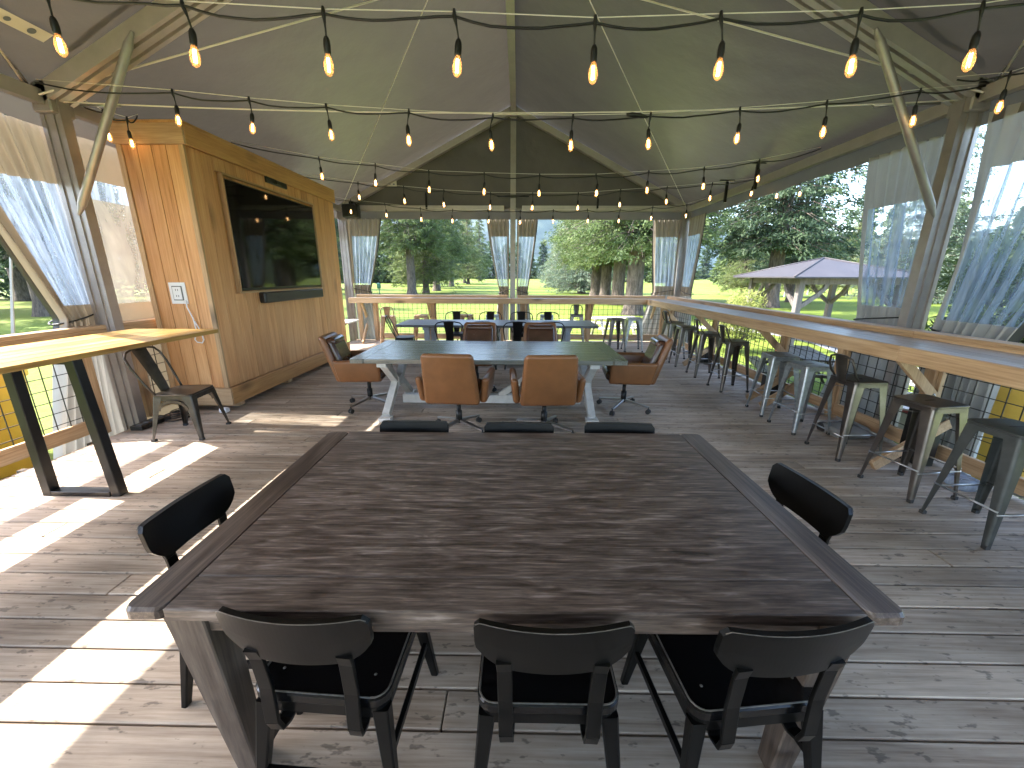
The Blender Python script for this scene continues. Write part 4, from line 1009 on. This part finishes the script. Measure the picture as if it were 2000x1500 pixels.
# ================================================================== LEFT HIGH TABLE etc.
ht = thing('high_table', 'sunlit wooden high table on black steel legs at the left edge', 'table')
for k in range(6):
    x0 = -4.0+k*.148; MB().box(x0+.001, x0+.147, 1.0, 4.10, 1.072, 1.11, .003).build('top_plank', mt['hitop'], ht)
for y in (2.73, 1.25):
    for x in (-3.98, -3.34) if 0 else (-3.66, -3.09): pass
    MB().beam((-3.63, y, 1.07), (-3.63, y, .0), .07, .07, upv=(0, 1, 0), ch=.004).build('leg', mt['blkmetal'], ht)
    MB().beam((-3.16, y, 1.07), (-3.09, y, .0), .07, .07, upv=(0, 1, 0), ch=.004).build('leg', mt['blkmetal'], ht)
    MB().box(-3.63+.04, -3.09-.04, y-.04, y+.04, 0, .04, .003).build('foot_bar', mt['blkmetal'], ht)
    MB().box(-3.9, -3.14, y-.03, y+.03, 1.04, 1.0715).build('top_bar', mt['blkmetal'], ht)
# bench shelf in back left corner
t = thing('corner_shelf', 'small white sunlit shelf board beside the far end of the cabinet', 'shelf')
MB().box(-4.25, -3.72, 8.7, 9.35, .62, .655, .004).build('shelf_board', mt['white'], t)
MB().beam((-4.25, 9.0, .40), (-3.85, 9.0, .615), .04, .03, upv=(0, 1, 0)).build('shelf_bracket', mt['blkmetal'], t)
# power strip and cords
ps = thing('power_strip', 'dark power strip lying on the deck beside the bronze chair', 'power strip')
MB().box(-4.24, -4.10, 4.02, 4.40, .002, .05, .006).build('strip_body', mt['plastb'], ps)
for k in range(4): MB().box(-4.20, -4.14, 4.06+k*.08, 4.10+k*.08, .05, .056).build('socket', mt['outletd'], ps)
cc = []
for i in range(70): a = i*.45; cc.append((-4.03+.11*math.cos(a)+.03*math.sin(a*.31), 4.36+.13*math.sin(a)+.002*i, .01+.0012*i))
tag(MB().tube(cc, .006, 5).build('coiled_cord', mt['cableb']), 'tangle of thin black cord coiled on the deck by the cabinet', 'cord')
tag(MB().rbox(-3.62, 4.62, .04, .10, .08, .06, .02, 2).build('charger_block', mt['outlet'], None, True), 'small white charger lying at the foot of the cabinet', 'charger')
# odds under the right bar
t = thing('drawstring_bag', 'crumpled grey fabric bag on the deck under the right bar', 'bag', (3.55, 4.1, 0))
MB().rbox(0, 0, .06, .34, .30, .12, .055, 4, lambda x, y, z: (x*(1+.2*math.sin(y*30)), y*(1+.2*math.sin(x*25)), z+.02*math.sin(x*40)*math.cos(y*33))).build('bag_body', mt['greyfab'], t, True)
MB().rbox(-.14, .12, .05, .12, .12, .10, .045, 3).build('bag_knot', mt['zip'], t, True)
tag(MB().rbox(3.62, 2.98, .045, .20, .22, .09, .04, 3, lambda x, y, z: (x+.02*math.sin(y*40), y, z+.015*math.sin(x*50))).build('plastic_sack', mt['vinylf'], None, True), 'small crumpled clear plastic on the deck behind the gunmetal stool', 'plastic bag')
for y, l in ((3.48, 'black rubber weight box at the foot of the near bar post'), (5.72, 'black rubber weight box at the foot of the second bar post'), (7.8, 'black rubber weight box at the foot of the third bar post')):
    t = thing('tent_weight', l, 'weight', (3.70, y, 0)); MB().box(-.07, .07, -.12, .10, 0, .26 if y > 4 else .62, .008).build('weight_block', mt['plastb'], t); MB().tube([(-.03, -.02, .262 if y > 4 else .622), (.0, -.02, .30 if y > 4 else .66), (.03, -.02, .262 if y > 4 else .622)], .006, 6).build('lifting_ring', mt['chrome'], t)

# ================================================================== OUTDOORS
# gazebo
gz = thing('gazebo', 'open timber gazebo with a low hipped grey roof on the lawn', 'gazebo', (0, 0, 0))
C0 = Vector((7.93, 12.0)); s4 = 3.83; GE, GP = 1.66, 2.25
ga = Vector((math.cos(R(86.75)), math.sin(R(86.75)))); gb = Vector((ga.y, -ga.x))
cs = [C0, C0+gb*s4, C0+(ga+gb)*s4, C0+ga*s4]; pk_ = C0+(ga+gb)*s4/2
for i in range(4):
    a, c = cs[i], cs[(i+1) % 4]
    MB().add([(a.x, a.y, GE), (c.x, c.y, GE), (pk_.x, pk_.y, GP), (a.x, a.y, GE-.04), (c.x, c.y, GE-.04), (pk_.x, pk_.y, GP-.04)], [(0, 1, 2), (3, 5, 4), (0, 3, 4, 1), (1, 4, 5, 2), (2, 5, 3, 0)]).build('roof_panel', mt['gazroof'], gz)
    MB().tube([(a.x, a.y, GE+.01), (pk_.x, pk_.y, GP+.01)], .025, 6).build('hip_ridge', mt['gazroof'], gz)
    d_ = (c-a).normalized(); MB().beam((a.x+d_.x*.5+(pk_.x-a.x)*.0, a.y+d_.y*.5, 0, )[:2]+(GE-.16,), (c.x-d_.x*.5, c.y-d_.y*.5, GE-.16), .10, .22).build('fascia_beam', mt['gazwood'], gz) if 0 else None
ins = .55
ps_ = [pk_+(c-pk_)*.74 for c in cs]
for i in range(4):
    a, c, p_ = ps_[i], ps_[(i+1) % 4], ps_[i-1]
    MB().beam((a.x, a.y, G), (a.x, a.y, GE-.05), .17, .17, upv=(0, 1, 0), ch=.01).build('post', mt['gazwood'], gz)
    MB().beam((a.x, a.y, GE-.12), (c.x, c.y, GE-.12), .10, .20).build('tie_beam', mt['gazwood'], gz)
    for q in (c, p_):
        d_ = (q-a).normalized(); s_ = MB(); L = [(a.x+d_.x*.75*math.sin(t*PI/2), a.y+d_.y*.75*math.sin(t*PI/2), GE-.20-.75*(1-t)**1.0*(1-.25*t)) for t in (0, .25, .5, .75, 1)]
        for p0, p1 in zip(L[:-1], L[1:]): s_.beam(p0, p1, .08, .12, ch=.004)
        s_.build('curved_brace', mt['gazwood'], gz)
# picnic tables / bench
def picnic(label, loc, rz, m='beige'):
    t = thing('picnic_table', label, 'picnic table', loc, rz)
    for k in range(5): MB().box(-.9, .9, -.36+k*.146, -.36+k*.146+.138, .72, .755, .003).build('top_board', mt[m], t)
    for s_ in (-1, 1):
        for k in range(2): MB().box(-.9, .9, s_*.72-.13+k*.14, s_*.72-.13+k*.14+.13, .42, .45, .003).build('seat_board', mt[m], t)
    for x in (-.6, .6):
        for s_ in (-1, 1): MB().beam((x+.02*s_, s_*.25, .72), (x+.02*s_, s_*.68, 0), .04, .09, upv=(1, 0, 0)).build('leg', mt[m], t)
        MB().box(x-.06, x-.02, -.8, .8, .36, .418).build('seat_bearer', mt[m], t)
    return t
picnic('weathered picnic table on the lawn beyond the back bar', (3.6, 15.2, G), R(12))
picnic('dark picnic bench on the grass beyond the right hand bar', (5.9, 8.3, G), R(70), 'bronze')
# fire pit like disc outside right
t = thing('fire_pit', 'round stone fire pit with a red rim on the grass beyond the right bar', 'fire pit', (6.2, 5.9, G))
MB().lathe([(.62, 0), (.62, .34), (.66, .35), (.66, .42), (.5, .42), (.48, .2), (0.01, .2)], n=28, smooth=False).build('stone_ring', mt['conc'], t)
MB().lathe([(.665, .355), (.675, .38), (.665, .405)], n=28).build('red_rim', mt['red'], t)
# yellow planters with bushes
def planter(label, x, y, r, z1, plant):
    t = thing('planter', label, 'planter', (x, y, G)); h = z1-G
    MB().lathe([(r*.88, 0), (r*.93, .03), (r*.98, h*.80), (r*1.04, h*.82), (r*1.05, h*.97), (r*1.02, h), (r*.93, h), (r*.92, h-.08)], n=30).build('tub', mt['yellow'], t)
    MB().lathe([(.01, h-.07), (r*.92, h-.07), (r*.9, h-.09)], n=20).build('soil', mt['soil'], t)
planter('yellow round planter tub behind the right railing by the near stools', 5.42, 4.35, .44, .72, 0)
planter('yellow round planter tub outside the left railing behind the high table', -6.35, 4.15, .60, .72, 0)
def leafcloud(name, mat, blobs, n, size, asp=4., seed=1, parent=None, up_=.0, smin=.0):
    rd = random.Random(seed); vs = []; fs = []
    wt_ = [b_[3]**2 for b_ in blobs]
    for i in range(n):
        bx_ = rd.choices(blobs, wt_)[0]
        while True:
            p = Vector((rd.uniform(-1, 1), rd.uniform(-1, 1), rd.uniform(-1, 1)))
            if smin < p.length < 1: break
        p = Vector(bx_[:3])+Vector((p.x*bx_[3], p.y*bx_[3], p.z*bx_[4])); d = Vector((rd.gauss(0, 1), rd.gauss(0, 1), rd.gauss(0, .7)+up_)).normalized(); s_ = d.orthogonal().normalized(); s_.rotate(Matrix.Rotation(rd.uniform(0, PI), 3, d))
        L = size*rd.uniform(.6, 1.3); w_ = L/asp; o = len(vs)
        vs += [p-d*L*.5, p+s_*w_*.5, p+d*L*.5, p-s_*w_*.5]; fs.append((o, o+1, o+2, o+3))
    mb = MB(); mb.add(vs, fs); return mb.build(name, mat, parent)
def bush(name, label, loc, blobs, n, size, mat, asp=4., seed=1, cat='bush', stems=6, up_=0., group=None, smin=0.):
    t = thing(name, label, cat, loc, group=group); leafcloud('foliage', mt[mat], blobs, n, size, asp, seed, t, up_, smin)
    rd = random.Random(seed); s_ = MB()
    for i in range(stems):
        b_ = rd.choice(blobs); q = (b_[0]+rd.uniform(-.6, .6)*b_[3], b_[1]+rd.uniform(-.6, .6)*b_[3], b_[2]+rd.uniform(-.2, .6)*b_[4])
        s_.tube([(q[0]*.15, q[1]*.15, 0), (q[0]*.5, q[1]*.5, q[2]*.55), q], .02, 5, rs=[.022, .015, .005])
    s_.build('stem', mt['bark'], t); return t
bush('bamboo_plant', 'yellow green bamboo bush growing beside the gazebo beyond the right bar', (6.7, 12.4, G), [(0, 0, 1.0, .75, .6), (.3, .2, 1.5, .55, .45), (-.4, 0, .7, .6, .5), (.5, -.3, .8, .5, .45)], 5200, .15, 'bamboo', 7, 3, up_=.4, stems=16, smin=.2)
bush('bamboo_plant', 'big green bamboo plant in the yellow tub behind the near right stools', (5.45, 4.4, .6), [(0, 0, .75, .6, .5), (.35, .2, .35, .5, .35), (-.2, .3, 1.15, .45, .4), (.3, -.35, 1.0, .45, .35), (0, .5, .3, .55, .35)], 9000, .13, 'bush', 7, 4, up_=.3, stems=18, smin=.2)
bush('leafy_shrub', 'leafy green shrub outside the right railing beyond the crumpled curtain', (7.2, 5.2, G), [(0, 0, 1.2, 1., .8), (.6, .4, 2.0, .8, .6), (-.5, .6, .8, .8, .7), (.9, -.6, 1.2, .8, .7)], 9000, .13, 'bush', 5, 5, up_=.3, stems=14, smin=.2)
# grasses poking round planter left
bush('leafy_shrub', 'dry leafy plant in the yellow tub outside the left railing', (-6.35, 4.15, .55), [(0, 0, .25, .5, .3)], 1500, .12, 'bush', 6, 8, up_=.5, stems=6)
# ball washer post
t = thing('ball_washer', 'small green golf ball washer post on the fairway beyond the back left curtain', 'golf ball washer', (-14.0, 41., G))
MB().tube([(0, 0, 0), (0, 0, 1.0)], .05, 8).build('pole', mt['green'], t); MB().rbox(0, 0, 1.2, .34, .3, .55, .08, 3).build('washer_body', mt['green'], t, True); MB().tube([(-.32, 0, 1.42), (0, 0, 1.46)], .045, 6).build('crank', mt['green'], t)
for x, y, l in ((30.6, 47.5, 'pale slim post on the fairway left of the gazebo middle posts'), (38.3, 54.8, 'pale slim post on the fairway between the right gazebo posts')):
    t = thing('marker_post', l, 'marker post', (x, y, G)); MB().beam((0, 0, 0), (.05, 0, 1.1), .12, .12, upv=(0, 1, 0)).build('post', mt['white'], t); MB().rbox(.05, 0, 1.25, .3, .25, .35, .08, 2).build('post_head', mt['white'], t, True)
# guy pole visible outside the right corner and left opening
tag(MB().tube([(4.9, 11.6, G), (4.72, 11.3, 1.9)], .016, 6).build('guy_line', mt['cableb']), 'dark guy line slanting to the ground outside the back right corner', 'guy line')
tag(MB().add([(-5.9, 4.95, G), (-5.78, 4.95, G), (-5.20, 4.45, 2.6), (-5.22, 4.45, 2.6)], [(0, 1, 2, 3)]).build('guy_strap', mt['greyfab']), 'grey guy strap running to the ground outside the left curtain', 'strap') if 0 else None
tag(MB().beam((-6.6, 4.75, G), (-5.9, 4.9, 2.4), .07, .012, upv=(0, 1, 0), w1=.012).build('guy_strap', mt['greyfab']), 'grey tapering guy strap outside the left curtain', 'strap')

# trees
def conifer_meshes(seed, h, rb, hb, nb_, per, leaf, asp=3.2, dens_low=1.7, droop=.28, trunk_r=.4, taper=1.):
    """h height, rb crown radius at base, hb crown base height"""
    rd = random.Random(seed); vs = []; fs = []; lb = MB()
    for i in range(nb_):
        t = (i+rd.random())/nb_; t = t**dens_low; z = hb+(h-hb)*t
        prof = (1-t)**taper*(.55+.45*min(1, t*7+.3)); L = rb*prof*rd.uniform(.65, 1.15)+.25
        a = rd.uniform(0, 2*PI); dx, dy = math.cos(a), math.sin(a); dr = droop*rd.uniform(.5, 1.5)
        def bp(s_): return Vector((dx*L*s_, dy*L*s_, z+L*(.12*s_-dr*s_*s_)))
        lb.tube([bp(0), bp(.5), bp(1)], .03, 4, cap=False, rs=[.05, .03, .008])
        sprays = max(3, int(L*2.6))
        for k in range(sprays):
            s0 = rd.uniform(.18, 1.05); c = bp(s0); sw = (1.05-s0*.6)*L*.30+.12
            side = rd.choice((-1, 1)); off = Vector((-dy*side, dx*side, 0))*rd.uniform(0, sw); c = c+off+Vector((0, 0, -abs(rd.gauss(0, .10))-off.length*.18))
            fd = (Vector((dx, dy, -.25))*.8+Vector((-dy*side, dx*side, 0))*.8*rd.random()+Vector((0, 0, rd.uniform(-.7, .1)))).normalized()
            for q in range(per):
                d = (fd+Vector((rd.gauss(0, .45), rd.gauss(0, .45), rd.gauss(0, .35)))).normalized(); s_ = d.orthogonal().normalized(); s_.rotate(Matrix.Rotation(rd.uniform(0, PI), 3, d))
                p = c+Vector((rd.gauss(0, .16), rd.gauss(0, .16), rd.gauss(0, .10))); LL = leaf*rd.uniform(.6, 1.4); w_ = LL/asp; o = len(vs)
                vs += [p, p+d*LL*.5+s_*w_*.5, p+d*LL, p+d*LL*.5-s_*w_*.5]; fs.append((o, o+1, o+2, o+3))
    me = bpy.data.meshes.new('foliage'); me.from_pydata([tuple(v) for v in vs], [], fs); me.update()
    tr_ = MB(); tr_.tube([(0, 0, -.3), (0, 0, .15), (0, 0, .8), (.05, 0, h*.3), (0, .05, h*.7), (0, 0, h*.97)], 1, 12, rs=[trunk_r*1.7, trunk_r*1.35, trunk_r*1.05, trunk_r*.85, trunk_r*.4, .04])
    return me, tr_, lb
TR = {}
def proto(key, mat, **k):
    me, tr_, lb = conifer_meshes(**k); me.materials.append(mt[mat]); tm = tr_.build('trunk', mt['bark']); lm = lb.build('limbs', mt['bark']); TR[key] = (me, tm.data, lm.data); bpy.data.objects.remove(tm); bpy.data.objects.remove(lm)
proto('a', 'fir', seed=11, h=23, rb=5.0, hb=5.6, nb_=360, per=15, leaf=.30, asp=4., trunk_r=.48)
proto('b', 'fird', seed=12, h=25, rb=5.4, hb=4.0, nb_=380, per=16, leaf=.29, asp=4., trunk_r=.45)
proto('c', 'firl', seed=13, h=20, rb=5.2, hb=2.4, nb_=360, per=15, leaf=.29, asp=4., trunk_r=.40, droop=.36)
proto('n', 'fir', seed=14, h=20, rb=4.4, hb=3.9, nb_=520, per=17, leaf=.21, asp=4., trunk_r=.46, dens_low=2.2)
proto('s', 'firb', seed=15, h=21, rb=5.5, hb=.8, nb_=420, per=14, leaf=.28, asp=4.5, trunk_r=.42, droop=.2)
proto('f', 'fird', seed=16, h=22, rb=4.2, hb=.6, nb_=120, per=7, leaf=.95, trunk_r=.35, dens_low=1.1, asp=2.2)
proto('g', 'fir', seed=17, h=19, rb=4.6, hb=.5, nb_=120, per=7, leaf=.95, trunk_r=.35, dens_low=1.1, asp=2.2)
def tree(key, x, y, label, s_=1., rz=None, group='conifers on the golf course', name='conifer_tree', sx=None):
    t = thing(name, label, 'tree', (x, y, terr(x, y)), random.uniform(0, 6.28) if rz is None else rz, group)
    t.scale = (s_*(sx or 1), s_*(sx or 1), s_)
    for nm, d in zip(('foliage', 'trunk', 'limbs'), TR[key]):
        o = bpy.data.objects.new(nm, d); col.objects.link(o); o.parent = t
    return t
# back left window
tree('a', -15.8*.78, 60.5*.78, 'tall fir with the thick sunlit trunk in the back left opening', .98)
tree('c', -14.2*.85, 62.8*.85, 'slender light green fir second from the thick trunk in the back left opening', .95)
tree('a', -14.6*.85, 73*.85, 'third fir of the row receding through the back left opening', 1.)
tree('b', -15, 76, 'fourth fir of the row receding through the back left opening', 1.)
tree('a', -14.7, 90, 'fifth fir of the row receding through the back left opening', 1.)
tree('b', -16, 122, 'small looking fir near the end of the receding row', 1.)
tree('c', -13.2, 108, 'yellowish fir between the farthest trunks of the receding row', 1.)
tree('a', -15., 160, 'farthest fir of the receding row', 1.1)
tree('b', -25, 50, 'dark fir filling the left part of the back left opening', 1.05)
tree('c', -30, 64, 'light green weeping fir low in the left part of the back left opening', .9)
tree('b', -34, 42, 'dark fir behind the television cabinet and the left curtain', 1.1)
tree('c', -22, 86, 'pale fir behind the dark fir in the back left opening', 1.)
for i in range(9): tree('g', -62+4.6*i+random.uniform(-1, 1), 118+random.uniform(-6, 6)-1.2*i, 'fir in the shaded row of trunks behind the back left lawn', .9, group='shaded row of firs behind the back left lawn')
# back right window clump
tree('n', 6.9, 24.5, 'big fir with the widest trunk in the back right opening', 1.05)
tree('n', 8.1, 33.5, 'fir just left of the widest trunk in the back right opening', 1.05)
tree('n', 7.9, 37.5, 'slim fir in the middle of the trunk group of the back right opening', 1.)
tree('n', 7.6, 40.5, 'pale trunked fir leftmost in the trunk group of the back right opening', 1.1)
tree('s', 8.6, 56, 'blue green spruce spreading at the left of the trunk group', 1.)
tree('a', 14.0, 38, 'fir seen just right of the widest trunk behind the corner curtain', 1.)
tree('s', 9.0, 84, 'hazy spruce beside the mountain gap', .9)
tree('c', 9.5, 112, 'small pale spruce in front of the mountain foot', .55)
# right side
tree('b', 19.0, 31, 'large dark fir filling the left of the right hand opening', 1.1)
tree('b', 25.0, 38, 'dark tree with boughs reaching across the sky gap on the right', .62)
tree('s', 37.5, 39.5, 'tall feathery grey green conifer right of the sky gap', 1.0)
tree('c', 32, 47, 'light green cedar behind the gazebo roof', .52)
tree('c', 27, 50, 'light green tree low behind the bamboo and gazebo', .55)
tree('c', 41, 52, 'bright cedar behind the right part of the gazebo', .62)
tree('a', 51, 83, 'distant fir with a visible trunk under the gazebo roof', .55)
tree('s', 52, 95, 'distant spruce with a visible trunk left of the gazebo', .6)
tree('s', 46.5, 37, 'tall conifer behind the right curtain coloured with sky reflection', 1.0)
tree('a', 34, 19, 'tree behind the crumpled right curtain', .8)
tree('c', 30, 12.5, 'broad tree at the right edge behind the crumpled curtain', .6)
# left side
for i, (x, y) in enumerate(((-26, 22), (-31, 29), (-37, 24), (-30, 14), (-42, 34))):
    tree('ab'[i % 2], x, y, ['dark fir outside the left opening nearest the post', 'dark fir behind the left curtain', 'fir deep in the left hand woods', 'fir at the left picture edge beyond the lawn', 'fir far back in the left hand woods'][i], 1.)
rdw = random.Random(5)
for i in range(72):
    a = R(-62+i*1.72); d = 290+rdw.uniform(-35, 40)
    tree('fg'[i % 2], d*math.sin(a), d*math.cos(a), 'conifer in the far tree line around the golf course', rdw.uniform(.8, 1.25), sx=1.5, group='conifers in the far tree line')
for i in range(14):
    x = 26+i*7+rdw.uniform(-2, 2); y = 150-i*4+rdw.uniform(-8, 8)
    tree('g', x, y, 'conifer in the tree line beyond the right hand fairway', rdw.uniform(.8, 1.1), group='conifers beyond the right hand fairway')
for i in range(10):
    bush('leafy_shrub', 'low green shrub along the far edge of the right hand fairway', (60+i*6.5, 92-i*3.5, G), [(0, 0, 1.2, 3., 1.5), (2.2, 0, 1., 2., 1.2)], 900, .6, 'bush', 2.5, 20+i, group='shrubs along the far edge of the fairway')
# woods behind left (understory) reads as one mass
t = leafcloud('woodland_understory', mt['fird'], [(-52+3*i, 30+4*i, 1.6, 3.4, 2.8) for i in range(8)]+[(-44-i*1.5, 26-5*i, 1.6, 3.4, 2.8) for i in range(8)], 16000, .7, 2.5, 9)
t['kind'] = 'stuff'
# mountain
mh = MB(); rdm = random.Random(3)
def hill(u, v):
    a = lerp(-45, 62, u); x = math.sin(R(a)); y = math.cos(R(a)); d = lerp(900, 2600, v)
    hgt = 640*(math.sin(PI*min(1, v*1.0)/2)**1.2)*(.26+.72*math.exp(-((a-1)/16)**2)+.03*math.sin(u*19+2)+.02*math.sin(u*43+v*9))
    hgt += 22*math.sin(u*120+v*15)*math.sin(v*37+u*9)*v
    return (x*d, y*d, G-2+hgt)
mh.grid(150, 36, hill); struct(mh.build('mountain', mt['hill']))

# air
hz = MB().box(-3700, 3700, -3700, 3700, G-6, 760).build('haze', bpy.data.materials.new('air')); hz['kind'] = 'stuff'
m = hz.data.materials[0]; m.use_nodes = True; n = m.node_tree; n.nodes.remove(n.nodes['Principled BSDF'])
pv = n.nodes.new('ShaderNodeVolumePrincipled'); pv.inputs['Color'].default_value = (.55, .74, 1, 1); pv.inputs['Density'].default_value = .00006; pv.inputs['Anisotropy'].default_value = .2
n.links.new(pv.outputs[0], n.nodes['Material Output'].inputs['Volume'])
